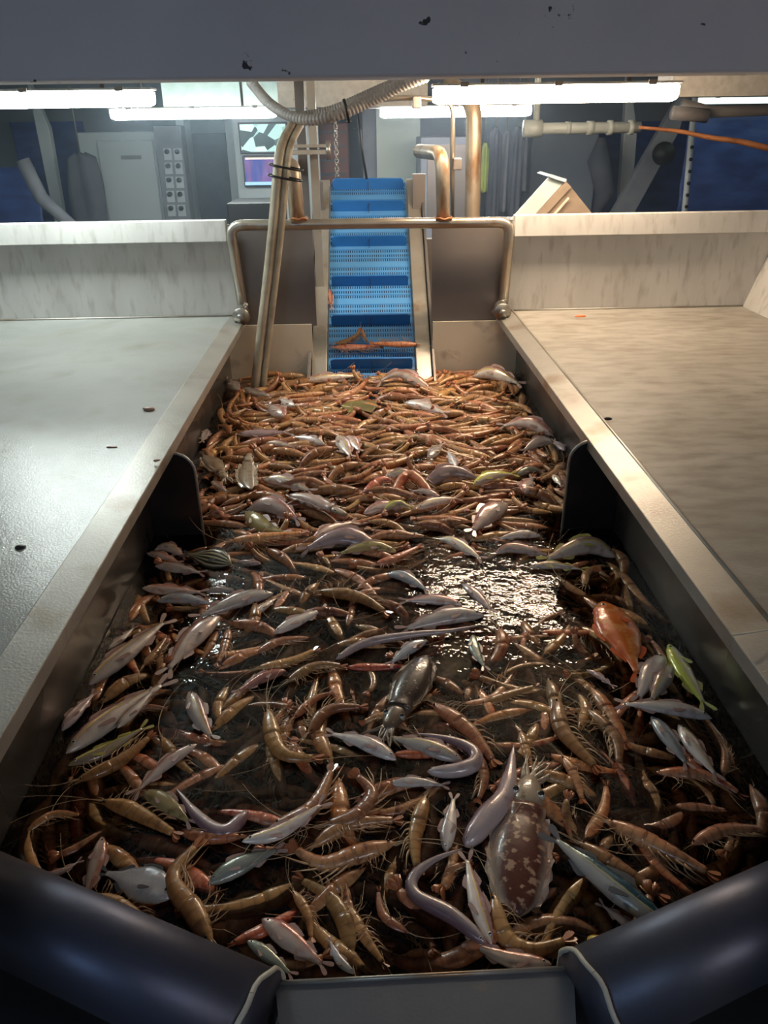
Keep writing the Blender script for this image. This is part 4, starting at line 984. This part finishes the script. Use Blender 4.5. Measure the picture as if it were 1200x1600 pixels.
def try_place(rng, cap, sc, i, q=62, floaty=False):
    x, y, ang = rand_pose(rng)
    if abs(x) > .50: ang = rng.gauss(math.pi/2, .35) + (math.pi if rng.random() < .5 else 0)
    S0 = protos[i][0]; rot = Matrix.Rotation(ang, 3, 'Z')
    S = [rot @ (p*sc)+Vector((x, y, 0)) for p in S0]
    if not all(inside(p.x, p.y, .012) for p in S): return None
    # keep clear of the baffle plates
    for p in S:
        if 1.80 < p.y < 1.93 and abs(p.x) > .47: return None
    th = .011*sc; res = drop(S, [.011]*len(S), th, q); z = res[0]
    if floaty: z = max(z, cap(y, x)-th-rng.random()**1.3*(.026 if y < 1.8 else .016))
    if z+th > cap(y, x)+1e-4: return None
    H[res[1]] = np.maximum(H[res[1]], z+th*.7); return x, y, z, ang
rng = random.Random(5)
bulk = MB()
def add_to(mb, src, mtx, rn):
    off = len(mb.v); mb.cr = rn
    for v, uv in zip(src.v, src.uv): mb.vert(mtx @ Vector(v), uv)
    for f, m_ in zip(src.f, src.mi): mb.cur = m_; mb.face([k+off for k in f])
nb = 0
cap1 = lambda y, x=None: target_h(y, x)-.012
for k in range(14000):
    i = rng.randrange(8); sc = rng.uniform(.8, 1.15); r_ = try_place(rng, cap1, sc, i)
    if r_ is None: continue
    x, y, z, ang = r_; nb += 1
    add_to(bulk, lo[i], Matrix.Translation((x, y, z)) @ Matrix.Rotation(ang, 4, 'Z') @ Matrix.Rotation(rng.gauss(0, .12), 4, 'X') @ Matrix.Rotation(rng.uniform(-.5, .5), 4, 'X') @ Matrix.Scale(sc, 4), rng.random())
    if nb >= 1000: break
print('bulk lower', nb)
# far top layer also goes to the bulk object; near ones are individuals
PX_FAR = 2.35
near_new = []
cap2 = lambda y, x=None: target_h(y, x)+(.001 if y < 1.8 else .008)
# dropped prawns, individual top layer
ROWS = [(0, .8, 'beside the front rim'), (.8, 1.0, 'level with the cuttlefish'), (1.0, 1.2, 'level with the middle fish pair'), (1.2, 1.5, 'level with the orange fish'), (1.5, 1.85, 'level with the striped fish'), (1.85, 2.3, 'just beyond the baffle plates'), (2.3, 9, 'in the far heap before the conveyor')]
COLS = [(-9, -.42, 'against the left tank wall'), (-.42, -.15, 'left of centre'), (-.15, .15, 'in mid-tank'), (.15, .42, 'right of centre'), (.42, 9, 'against the right tank wall')]
base_objs = []
for j, mb in enumerate(lo):
    base_objs.append(None)
nfar = 0; placed = []
for k in range(24000):
    i = rng.randrange(8); sc = rng.uniform(.85, 1.2); sc *= 1.08 if k % 2 else 1; r_ = try_place(rng, cap2, sc, i, 60, True)
    if r_ is None: continue
    placed.append((i, sc, *r_, rng.random()))
    if len(placed) >= 1300: break
placed.sort(key=lambda p: p[3])
quota = 300-len(HP)
print('top layer', len(placed), np.percentile(H, [5, 50, 95]))
ORANGE_WORDS = {4: 'bright orange', 6: 'bright orange'}
KINDW = ['gently curved', 'bent', 'hooked', 'nearly straight', 'bent red-orange', 'tightly curled', 'straight red-orange', 'slightly bent']
for j, (i, sc, x, y, z, ang, rv) in enumerate(placed):
    mt = Matrix.Translation((x, y, z)) @ Matrix.Rotation(ang, 4, 'Z') @ Matrix.Rotation((rv-.5)*1.1+math.cos(ang)*min(.7, max(0, (y-.8)*.4)), 4, 'X')
    if j < quota:
        if base_objs[i] is None:
            mm = [M[protos[i][2]], M['prawnleg'], M['prawntail'], M['eyeblack']]; o = lo[i].build('prawn', None, mats=mm); base_objs[i] = o
        else: o = base_objs[i].copy(); C.objects.link(o)
        o.matrix_world = mt; o.scale = (sc,)*3
        rw = [r for a, b, r in ROWS if a <= y < b][0]; cw = [r for a, b, r in COLS if a <= x < b][0]
        tag(o, f'{KINDW[i]} prawn {cw}, {rw}', 'prawn', f'{KINDW[i]} prawns {cw}, {rw}')
    else: add_to(bulk, lo[i], mt @ Matrix.Scale(sc, 4), rv)
mm = [M['prawn'], M['prawnleg'], M['prawntail'], M['eyeblack']]
o = bulk.build('prawn_heap', None, mats=mm); tag(o, 'dense heap of orange-brown prawns filling the bottom and far end of the tank', 'prawns', kind='stuff')

# hand placed prawns
hand = []
for i, (pix, s, lab) in enumerate(HP):
    pfar = .018 if PZ(*pix[1], ZW).y > 1.85 else 0
    rg = region_rng(i)
    S, L, z = place(pix, 24, lambda L: (.055*L, .048*L), ZW-.0015 + (.014 if 'curved golden' in lab or 'curled orange' in lab or 'very large' in lab else rg.choice((-.012, -.006, -.001, +.006))+.006)+pfar, ZW-.008+pfar)
    S2, c = rooted(S)
    red = any(w_ in lab for w_ in ('bright orange', 'slim orange', 'red-brown prawn with dark'))
    o = make_prawn(S2, s, L, 'prawnred' if red else 'prawn', 2, rng=rg)
    lean(o, c, z, S, .8); tag(o, lab, 'prawn', None); hand.append(o)
individuals = len(hand)

# ------------------------------------------------------------------ fish, one by one (pixels head -> tail)
K_ = {'pink': 'f_pink', 'silver': 'f_silver', 'yellow': 'f_yellow', 'lime': 'f_lime', 'red': 'f_red', 'purple': 'f_purple', 'blue': 'f_blue', 'green': 'f_green', 'brown': 'f_brown'}
FISH = [
 # far end
 ([(672,601),(625,590),(582,594)], 'pink', .9, 0, 'long pale pink fish at the foot of the conveyor, right side'),
 ([(476,594),(515,590),(563,586)], 'yellow', .8, 0, 'slim pale yellow-pink fish at the foot of the conveyor, left side'),
 ([(372,609),(362,600),(351,591)], 'silver', 1.2, 0, 'small greyish fish in the far left corner beside the hose'),
 ([(380,607),(402,614),(427,620)], 'silver', .8, 0, 'thin silvery fish right at the lower end of the hose'),
 ([(463,635),(450,630),(436,622)], 'silver', 1.3, 0, 'small bright silver fish right of the hose end'),
 ([(445,651),(432,642),(418,630)], 'pink', 1.5, 0, 'plump pale pink fish in front of the hose end'),
 ([(370,679),(410,677),(455,674)], 'purple', .7, 0, 'thin pinkish fish lying flat near the far left wall'),
 ([(507,694),(480,686),(453,681)], 'silver', .9, 0, 'shiny silver fish left of the small pale pair'),
 ([(415,692),(437,694),(462,698)], 'yellow', .9, 0, 'pale greenish-yellow fish below the thin pinkish one'),
 ([(528,681),(537,695),(550,716)], 'yellow', 1.1, 0, 'left one of the small pale pair in mid-tank'),
 ([(541,682),(552,692),(564,706)], 'pink', 1.3, 0, 'right one of the small pale pair in mid-tank'),
 ([(324,671),(320,680),(315,692)], 'silver', 1.1, 0, 'small fish standing against the far left wall'),
 ([(330,752),(341,759),(356,770)], 'pink', 1.0, 0, 'small pink fish just right of the left baffle'),
 ([(411,748),(445,753),(492,768)], 'yellow', 1.0, 0, 'pale pink and yellow fish above the big pale one at left'),
 ([(386,793),(425,792),(472,813)], 'pink', 1.25, 0, 'big pale pink fish right of the left baffle'),
 ([(384,802),(410,822),(452,836)], 'brown', 1.3, 0, 'shadowy olive fish underneath the big pale pink fish'),
 ([(568,801),(602,792),(650,788)], 'pink', 1.0, 0, 'pale pink fish below the bright orange curled prawns'),
 ([(488,845),(515,828),(560,812)], 'pink', .9, 0, 'pink fish lying on the pale purple fish row'),
 ([(590,852),(535,842),(465,858)], 'purple', 1.1, 0, 'long pale purple fish in front of the upper middle'),
 ([(620,860),(575,856),(520,866)], 'brown', .9, 0, 'olive-brown slim fish just below the long pale purple fish'),
 ([(738,585),(770,586),(818,598)], 'yellow', 1.2, 0, 'pale banded fish with red head in the far right corner'),
 ([(632,628),(660,634),(702,647)], 'silver', .9, 0, 'pale fish right of the olive leaf'),
 ([(864,676),(825,664),(775,662)], 'pink', 1.0, 0, 'pale pink fish by the far right wall pointing at it'),
 ([(866,689),(842,692),(815,704)], 'silver', 1.2, 0, 'pale silver fish above the right baffle'),
 ([(882,704),(874,696),(864,686)], 'purple', 1.2, 0, 'small purple fish squeezed at the top of the right baffle'),
 ([(670,716),(680,705),(692,691)], 'silver', 1.1, 0, 'small white fish in the orange far heap, upright'),
 ([(710,733),(707,718),(698,703)], 'blue', .9, 0, 'small bluish fish right of the upright white one'),
 ([(598,745),(630,741),(665,748)], 'yellow', .9, 0, 'pale fish with yellow flank above the bright orange curled prawns'),
 ([(662,754),(705,741),(763,747)], 'purple', .95, 0, 'long pale lilac fish left of the bright yellow one'),
 ([(740,756),(768,745),(810,738)], 'lime', .9, 0, 'bright yellow slim fish between lilac and pale green fish'),
 ([(808,741),(828,735),(852,735)], 'green', 1.0, 0, 'pale green fish right of the bright yellow one'),
 ([(820,771),(824,757),(832,743)], 'pink', 1.5, 0, 'stubby pale pink fish left of the right baffle'),
 ([(864,742),(869,748),(878,760)], 'yellow', 1.3, 0, 'small yellowish fish touching the right baffle'),
 ([(793,786),(765,803),(733,834)], 'pink', 1.25, 0, 'plump white-pink fish floating right of the middle, head up'),
 ([(688,778),(665,769),(638,766)], 'pink', .9, 0, 'small pink fish between the two curled rows in mid-tank'),
 ([(652,794),(682,784),(722,776)], 'yellow', .9, 0, 'slim yellow-edged fish left of the plump white-pink fish'),
 ([(598,797),(622,788),(645,792)], 'lime', .9, 0, 'small yellow and white fish right below the pale pink fish'),
 ([(845,836),(812,836),(772,842)], 'silver', .9, 0, 'pale slim fish above the lamp reflection, near the right baffle'),
 ([(685,841),(710,848),(757,875)], 'yellow', .9, 0, 'slim greenish fish slanting into the lamp reflection'),
 # middle
 ([(774,862),(805,858),(868,868)], 'pink', .9, 0, 'pink fish with dark eye just above the lamp reflection'),
 ([(963,866),(915,856),(843,874)], 'yellow', 1.1, 0, 'purple fish with raised yellow fin left of the right wall'),
 ([(827,885),(865,884),(920,890)], 'yellow', .7, 0, 'thin pale fish below the purple fish with yellow fin'),
 ([(603,896),(632,902),(672,924)], 'blue', 1.0, 0, 'bluish silver fish at the left edge of the lamp reflection'),
 ([(723,945),(680,938),(622,938)], 'pink', .85, 0, 'long pink fish lying above the big silver-pink one in the middle'),
 ([(702,920),(722,930),(750,950)], 'blue', 1.1, 0, 'pale bluish fish under the lamp reflection'),
 ([(722,912),(742,928),(772,958)], 'purple', .9, 0, 'dim purple fish right of the pale bluish one'),
 ([(757,960),(700,964),(620,985)], 'silver', .95, 0, 'big silver-pink fish in the very middle of the tank'),
 ([(668,1000),(640,1014),(606,1040)], 'blue', 1.0, 0, 'blue-violet fish below the purple eel'),
 ([(738,992),(742,1015),(760,1048)], 'green', .9, 0, 'pale greenish fish standing beside the eyed squid'),
 # left
 ([(240,858),(262,856),(292,870)], 'yellow', 1.1, 0, 'pale fish at the left end of the striped fish, upper'),
 ([(229,864),(252,869),(284,880)], 'pink', .9, 0, 'slim pinkish fish at the left end of the striped fish, lower'),
 ([(242,884),(275,888),(322,896)], 'silver', .9, 0, 'white-bellied fish directly below the striped fish'),
 ([(408,881),(392,879),(368,876)], 'pink', 1.1, 0, 'small pale fish right of the striped fish'),
 ([(222,919),(262,922),(325,926)], 'pink', .85, 0, 'slim pinkish fish above the bluish one near the left wall'),
 ([(244,938),(285,936),(340,944)], 'blue', .9, 0, 'bluish fish near the left wall'),
 ([(322,924),(345,922),(378,926)], 'silver', .9, 0, 'small white fish just behind the big silver fish'),
 ([(427,926),(375,938),(298,968)], 'silver', .95, 0, 'big silver fish with pink head left of centre'),
 ([(343,962),(298,1000),(254,1057)], 'pink', 1.05, 0, 'large pink fish with its head up below the big silver fish'),
 ([(428,990),(465,970),(514,947)], 'silver', .9, 0, 'small silver fish with pink snout right of the large pink fish'),
 ([(400,960),(415,946),(435,932)], 'yellow', 1.0, 0, 'small yellowish fish right of the big silver fish head'),
 ([(139,1070),(195,1022),(268,962)], 'yellow', .85, 0, 'long pinkish-yellow fish lying along the left wall'),
 ([(168,1016),(190,998),(213,977)], 'silver', .8, 0, 'small pale fish touching the left wall, topmost there'),
 ([(447,1047),(410,1060),(365,1085)], 'red', .95, 0, 'red fish with black eye left of the middle'),
 ([(296,1080),(308,1115),(335,1160)], 'yellow', 1.0, 0, 'white-bellied fish pointing up left of the middle prawns'),
 ([(103,1177),(180,1118),(270,1058)], 'yellow', .85, 0, 'longest yellow-striped fish at left, upper of two'),
 ([(106,1197),(165,1172),(236,1130)], 'lime', .8, 0, 'yellow-green fish at left, lower of the yellow pair'),
 ([(183,1138),(208,1112),(242,1075)], 'silver', .8, 0, 'slim silver fish lying beside the longest yellow-striped fish'),
 ([(97,1142),(122,1110),(152,1078)], 'purple', 1.0, 0, 'pinkish-purple fish against the left wall'),
 ([(308,1162),(262,1192),(203,1246)], 'pink', .75, 0, 'slim pink fish with long thin tail at left'),
 ([(223,1237),(258,1255),(303,1290)], 'brown', 1.15, 0, 'olive spotted fish below the slim pink fish'),
 ([(160,1307),(150,1350),(130,1415)], 'pink', .95, 0, 'upright pink fish with open mouth near the left rim tube'),
 ([(60,1372),(95,1362),(130,1342)], 'purple', .8, 0, 'shadowed pinkish fish touching the left rim tube'),
 # front
 ([(325,1382),(380,1350),(447,1322)], 'green', 1.15, 0, 'broad silvery-green fish right of the very large prawn'),
 ([(378,1316),(440,1298),(514,1248)], 'yellow', .75, 0, 'slim pale fish with pink tail above the broad silvery-green fish'),
 ([(619,1187),(568,1160),(506,1143)], 'silver', .95, 0, 'silver fish with big round eye, left of the middle fish pair'),
 ([(723,1190),(665,1166),(597,1148)], 'yellow', 1.0, 0, 'pink fish with yellow belly line, right of the middle fish pair'),
 ([(607,1225),(650,1222),(703,1228)], 'silver', .9, 0, 'small silver-pink fish with round eye under the curled eel'),
 ([(697,1332),(702,1290),(710,1238)], 'silver', .95, 0, 'upright silver fish left of the pink-headed eel'),
 ([(768,1476),(745,1410),(727,1328)], 'yellow', .75, 0, 'slim pale fish standing left of the mottled cuttlefish'),
 ([(409,1436),(455,1470),(516,1516)], 'pink', 1.1, 0, 'pink fish with white-ringed eye at the front rim'),
 ([(386,1470),(420,1495),(462,1528)], 'green', 1.0, 0, 'silvery-green fish half under the front pink fish'),
 ([(553,1522),(530,1500),(513,1464)], 'blue', .9, 0, 'grey fish tail sticking up at the front rim'),
 ([(862,1507),(800,1500),(724,1470)], 'pink', .9, 0, 'reddish-pink fish lying along the front rim'),
 ([(1010,1468),(975,1440),(933,1408)], 'purple', .85, 0, 'pale-bellied fish sheltering under the blue mackerel'),
 # right
 ([(1038,1024),(1018,1052),(994,1098)], 'silver', 1.15, 0, 'grey-pink fish just below the orange fish tail'),
 ([(1050,1040),(1034,1066),(1015,1100)], 'yellow', 1.1, 0, 'yellow-pink fish tucked behind the grey-pink fish'),
 ([(1045,1006),(1072,1055),(1108,1112)], 'lime', .8, 0, 'slim yellow-green fish along the right wall'),
 ([(1113,1122),(1050,1107),(960,1098)], 'silver', .85, 0, 'horizontal silvery-brown fish near the right wall'),
 ([(1017,1119),(1042,1150),(1079,1203)], 'blue', 1.05, 0, 'blue-silver fish of the slanting pair at right'),
 ([(1060,1132),(1086,1170),(1126,1220)], 'yellow', 1.0, 0, 'yellow-pink fish of the slanting pair at right'),
 ([(916,1046),(935,1056),(962,1075)], 'purple', .8, 0, 'small purple fish tail left of the grey-pink fish'),
]
def fish_from(pix, m, prof, fat, label, lift=0., cat='fish', name='fish', fin='fin', sgn=None, eyer=.020, zcap=.79, finless=False, width=.05):
    hx, tx = PZ(*pix[0], ZW), PZ(*pix[-1], ZW); dxy = tx-hx
    left = Vector((-dxy.y, dxy.x)); s = sgn if sgn else (1 if left.y > 0 else -1)
    far = (hx.y+tx.y)/2 > 2.1
    S, L, z = place(pix, 26, lambda L: (.075*L*fat, width*L*fat), (ZW+.025 if not far else .792)+lift, (ZW+.008 if not far else .773)+lift, 80)
    S2, c = rooted(S)
    o = make_fish(S2, s, L, m, prof, fat, fin, name, eyer=eyer, rng=random.Random(int(pix[0][0])), finless=finless)
    lean(o, c, z, S); tag(o, label, cat); return o
for pix, k, fat, _, lab in FISH:
    sub = any(w_ in lab for w_ in ('shadow', 'dim ', 'murky', 'under the lamp', 'underneath'))
    fin = 'finyellow' if 'yellow fin' in lab or k == 'lime' else 'fin'
    fish_from(pix, K_[k], SLIM, fat, lab, lift=-.018 if sub else 0, fin=fin)
fish_from([(941,940),(970,990),(1003,1070)], 'f_orange', DEEP, .82, 'bright orange-red deep-bodied fish by the right wall', fin='finorange', name='orange_fish', sgn=-1, lift=.006)
fish_from([(361,881),(325,872),(284,864)], 'f_stripe', DEEP, .95, 'black and white striped fish by the left baffle', fin='findark', name='striped_fish')
fish_from([(1044,1450),(950,1378),(850,1296)], 'f_mack', MACK, 1.25, 'large blue-green mackerel with silver belly at front right', fin='findark', name='mackerel', sgn=-1, lift=.022, eyer=.022)
fish_from([(268,1402),(215,1378),(152,1360)], 'f_blue', DEEP, .95, 'round silvery-blue fish with ringed eye at lower left', fin='findark', name='pony_fish', eyer=.035)
# eels
EELS = [
 ([(668,1206),(712,1204),(742,1192),(738,1172),(700,1155),(650,1146)], 1.0, 'pale purple eel curled in a hook around the middle fish pair'),
 ([(727,1322),(757,1283),(790,1240),(803,1165)], 1.45, 'pink-headed eel slanting down left of the mottled cuttlefish'),
 ([(760,1475),(705,1430),(650,1400),(645,1372),(675,1345),(722,1326)], .85, 'long grey-violet eel bent in a hook at the front'),
 ([(525,1030),(570,1005),(640,992),(700,986),(758,975)], .75, 'long purple eel below the big silver-pink fish'),
 ([(388,1268),(350,1301),(310,1277),(275,1232)], 1.0, 'pale violet eel curving below the slim pink fish'),
]
for pix, fat, lab in EELS:
    S, L, z = place(pix, 40, lambda L: (.03*L, .03*L), ZW+.02, ZW+.006, 75); S2, c = rooted(S)
    fr = [(u, (a*fat, b*fat, cc*fat)) for u, (a, b, cc) in EEL]
    k = min(1.3, .26/L)
    o = make_fish(S2, 1, L, 'f_eel', EEL, fat*k*1.35, finless=True, name='eel', eyer=.011); o.location = (c.x, c.y, z); tag(o, lab, 'eel')

# cuttlefish and squid
def make_mantle(pix, wpx, m, label, name, lift=0., arms=True, flat=.35, fins=True, pointy=.2):
    """pixels: tail tip -> mantle mouth; head and arms follow on"""
    z = ZW+lift; S = spline([PZ(x, y, z) for x, y in pix], 24); L = (S[-1]-S[0]).length; S2, c = rooted(S); wpx = wpx*((S[12]-CAM).dot(_F))/FPX/L
    pr = [(0, (.005,.005,.01))]
    for i in range(1, 16):
        u = i/15; wv = math.sin(math.pi*min(1, u*.5/.55*.98+.02)**(.75+pointy))**.62 if u < .92 else .78; pr.append((u, (wpx*wv, wpx*wv, wpx*flat*wv)))
    mb = MB(); fr = frames(S2, 1); rings = []
    for i, (p, t, n) in enumerate(fr):
        hd, _, hw = lerp_prof(pr, i/23); r = []
        for k in range(20):
            a = k*math.pi/10; r.append(mb.vert(p+n*hd*L*math.cos(a)+Vector((0,0,math.sin(a)*hw*L)), (i/23, .5+.5*math.sin(a))))
        rings.append(r)
    for i in range(23):
        for k in range(20): mb.face([rings[i][k], rings[i][(k+1) % 20], rings[i+1][(k+1) % 20], rings[i+1][k]][::-1])
    mb.face(rings[0]); mb.face(rings[-1][::-1])
    r = mb.build(name, M[m]); r.location = (c.x, c.y, z); tag(r, label, 'squid' if 'squid' in name else 'cuttlefish')
    if fins:
        for sg in (-1, 1):
            f = MB(); a = []; b = []
            for i in range(2, 22):
                p, t, n = fr[i]; hd = lerp_prof(pr, i/23)[0]; a.append(p+n*sg*hd*L*.93); b.append(p+n*sg*(hd*L+.045*L*(1+.25*math.sin(i*1.7)))+Vector((0,0,.004*math.sin(i*1.3))))
            f.prism([q+Vector((0,0,.001)) for q in a+b[::-1]], (0,0,-.002)); f.build('fin', M[m], r, smooth=False)
    p, t, n = fr[-1]; hb = MB(); hl = .34*L; hw = wpx*.62*L; rs = []
    hb.tube([p-t*.04*L, p+t*.06*L, p+t*.16*L, p+t*.26*L, p+t*hl], [hw*.8, hw, hw*.95, hw*.75, hw*.4], 16, ell=.6 ); hd_ = hb.build('head', M['squid'] if m != 'cuttledark' else M[m], r)
    for sg in (-1, 1):
        e = MB(); c2 = p+t*.13*L+n*sg*hw*.8+Vector((0,0,hw*.25)); e.cur = 0; e.sphere(c2, hw*.32, 12, 8); e.cur = 1; e.sphere(c2+Vector((0,0,hw*.14)), hw*.24, 12, 8); e.build('eye', None, hd_, mats=[M['eyering'], M['eyeblack']])
    if arms:
        rg = random.Random(int(pix[0][0]))
        for k in range(8):
            off = (k-3.5)/3.5; d = (t+n*off*.5).normalized(); pts = [p+t*(hl-.06*L)+n*off*hw*.4]
            for q in range(5): d = (d+n*rg.uniform(-.4, .4)).normalized(); pts.append(pts[-1]+d*L*.07)
            am = MB(); am.tube(pts, [hw*.22, hw*.2, hw*.16, hw*.12, hw*.07, hw*.02], 8); am.build('arm', M['squid'] if m != 'cuttledark' else M[m], r)
    return r
make_mantle([(812,1432),(811,1345),(822,1262)], 43, 'cuttle', 'cuttlefish with red-brown mottled back at the front, right of the slim fish', 'cuttlefish', lift=.006, flat=.5)
make_mantle([(668,1024),(645,1065),(622,1108)], 25, 'cuttledark', 'dark speckled cuttlefish right below the blue-violet fish', 'cuttlefish', lift=.010, flat=.5)
make_mantle([(690,1075),(705,1045),(712,1015)], 32, 'squid', 'murky squid with a big eye under the middle of the tank', 'squid', lift=-.018, flat=.4)
make_mantle([(452,773),(485,780),(520,795)], 12, 'squidlight', 'translucent squid above the long pale purple fish', 'squid', lift=.036, flat=.6, arms=False)
make_mantle([(392,765),(385,745),(388,722)], 13, 'squid', 'brownish submerged squid right of the far left wall', 'squid', lift=.034, flat=.3, arms=False)
make_mantle([(318,712),(330,722),(345,738)], 12, 'squid', 'dark brown squid in the corner above the left baffle', 'squid', lift=.036, flat=.5)

# leaf, yellow piece, bright orange fins
z = .785; pts = [PZ(*p, z) for p in ((532,633),(548,629),(566,626),(589,625),(587,636),(580,646),(562,642),(546,644))]
mb = MB(); mb.prism([p+Vector((0,0,.006*math.sin(i*1.4))) for i, p in enumerate(pts)], (0,0,-.0015)); tag(mb.build('leaf', M['leaf'], smooth=False), 'olive-green kelp leaf lying on the far prawn heap', 'leaf')
mb = MB(); S = spline([PZ(917, 1468, ZW+.012), PZ(950, 1478, ZW+.012), PZ(988, 1486, ZW+.012)], 14)
mb.tube(S, [.004,.008,.010,.011,.012,.012,.012,.013,.012,.012,.011,.010,.008,.004], 10, ell=.6); tag(mb.build('yellow_crest', M['yellow']), 'bright yellow strip of flesh by the right rim tube', 'fish piece')

# prawns and small fish carried up by the conveyor
def on_belt(u0, v0, u1, v1, s, m, lab, bend=.0, lift=.02, seed=0):
    a, b = on(u0, v0, 0), on(u1, v1, 0); L = (b-a).length; S = arc(L*1.05, bend, 24)
    o = make_prawn(S, s, L*1.05, m, 2, rng=random.Random(seed)) if m != 'fish' else make_fish(S, s, L, 'f_red', SLIM, .9, name='fish')
    X = (b-a).normalized(); Z = nn; Y = Z.cross(X); R_ = Matrix((X, Y, Z)).transposed().to_4x4()
    o.matrix_world = Matrix.Translation((a+b)/2+nn*lift) @ R_; tag(o, lab, 'fish' if m == 'fish' else 'prawn'); return o
vb = pxv(549)
on_belt(-.17, vb+.01, .06, vb+.0, 1, 'prawnred', 'long-whiskered prawn at the left of the conveyor pile', .15, .022, 1)
on_belt(.21, vb-.0, -.01, vb+.005, 1, 'prawnred', 'red-tipped prawn at the right of the conveyor pile', -.1, .045, 2)
on_belt(-.17, pxv(538), -.02, pxv(531), 1, 'prawn', 'brown curled prawn behind the conveyor pile', 1.6, .03, 3)
on_belt(-.045, pxv(517), -.02, pxv(540), 1, 'prawn', 'small brown prawn pointing up the conveyor belt', .2, .022, 4)
on_belt(-.19, pxv(456), -.18, pxv(487), 1, 'fish', 'small red-brown fish caught at the left rail of the conveyor', .1, .02, 5)

# ------------------------------------------------------------------ water
wm = bpy.data.materials.new('tank_water'); wm.use_nodes = True; N = wm.node_tree.nodes; Lk = wm.node_tree.links; N.clear()
out = N.new('ShaderNodeOutputMaterial'); tr = N.new('ShaderNodeBsdfTransparent'); tr.inputs[0].default_value = (.93,.88,.82,1)
gl = N.new('ShaderNodeBsdfGlossy'); gl.inputs['Roughness'].default_value = .04; gl.inputs[0].default_value = (1,1,1,1)
fr_ = N.new('ShaderNodeFresnel'); fr_.inputs[0].default_value = 1.33; mx = N.new('ShaderNodeMixShader')
tc = N.new('ShaderNodeTexCoord'); n1 = N.new('ShaderNodeTexNoise'); n1.inputs['Scale'].default_value = 26; n1.inputs['Detail'].default_value = 3; Lk.new(tc.outputs['Object'], n1.inputs['Vector'])
bp = N.new('ShaderNodeBump'); bp.inputs['Strength'].default_value = .5; bp.inputs['Distance'].default_value = .006; Lk.new(n1.outputs['Fac'], bp.inputs['Height'])
Lk.new(bp.outputs[0], gl.inputs['Normal']); Lk.new(bp.outputs[0], fr_.inputs['Normal'])
Lk.new(fr_.outputs[0], mx.inputs[0]); Lk.new(tr.outputs[0], mx.inputs[1]); Lk.new(gl.outputs[0], mx.inputs[2]); Lk.new(mx.outputs[0], out.inputs['Surface'])
va = N.new('ShaderNodeVolumeAbsorption'); va.inputs[0].default_value = (.66,.45,.26,1); va.inputs['Density'].default_value = 13; Lk.new(va.outputs[0], out.inputs['Volume'])
a = ends[-1]; b = ends[1]; w0 = .86
outl = [(-WX+.002, YB-.002), (-WX+.002, a.y+.05+(a.x+WX)*SL), (a.x, a.y+.05), (a.x+.01, YF+.012), (b.x-.01, YF+.012), (b.x, b.y+.05), (WX-.002, b.y+.05+(WX-b.x)*SR), (WX-.002, YB-.002)]
mb = MB(); mb.prism([(x, y, ZW) for x, y in outl[::-1]], (0, 0, -.40))
wo = mb.build('tank_water', wm, smooth=False); wo['kind'] = 'stuff'; wo['label'] = 'murky brown water around the prawns and fish in the tank'; wo['category'] = 'water'

# ------------------------------------------------------------------ bluish scattering volume over the far half of the room
hm = bpy.data.materials.new('blue_haze'); hm.use_nodes = True; N = hm.node_tree.nodes; N.clear()
out = N.new('ShaderNodeOutputMaterial'); vs = N.new('ShaderNodeVolumeScatter'); vs.inputs['Color'].default_value = (.68,.84,1,1); vs.inputs['Density'].default_value = HAZE; vs.inputs['Anisotropy'].default_value = .45
hm.node_tree.links.new(vs.outputs[0], out.inputs['Volume'])
hz = B((0, 5.70, 1.05), (6.9, 4.0, 2.08)).build('haze', hm, smooth=False); tag(hz, 'faint bluish haze in the far part of the room', 'haze', kind='stuff')
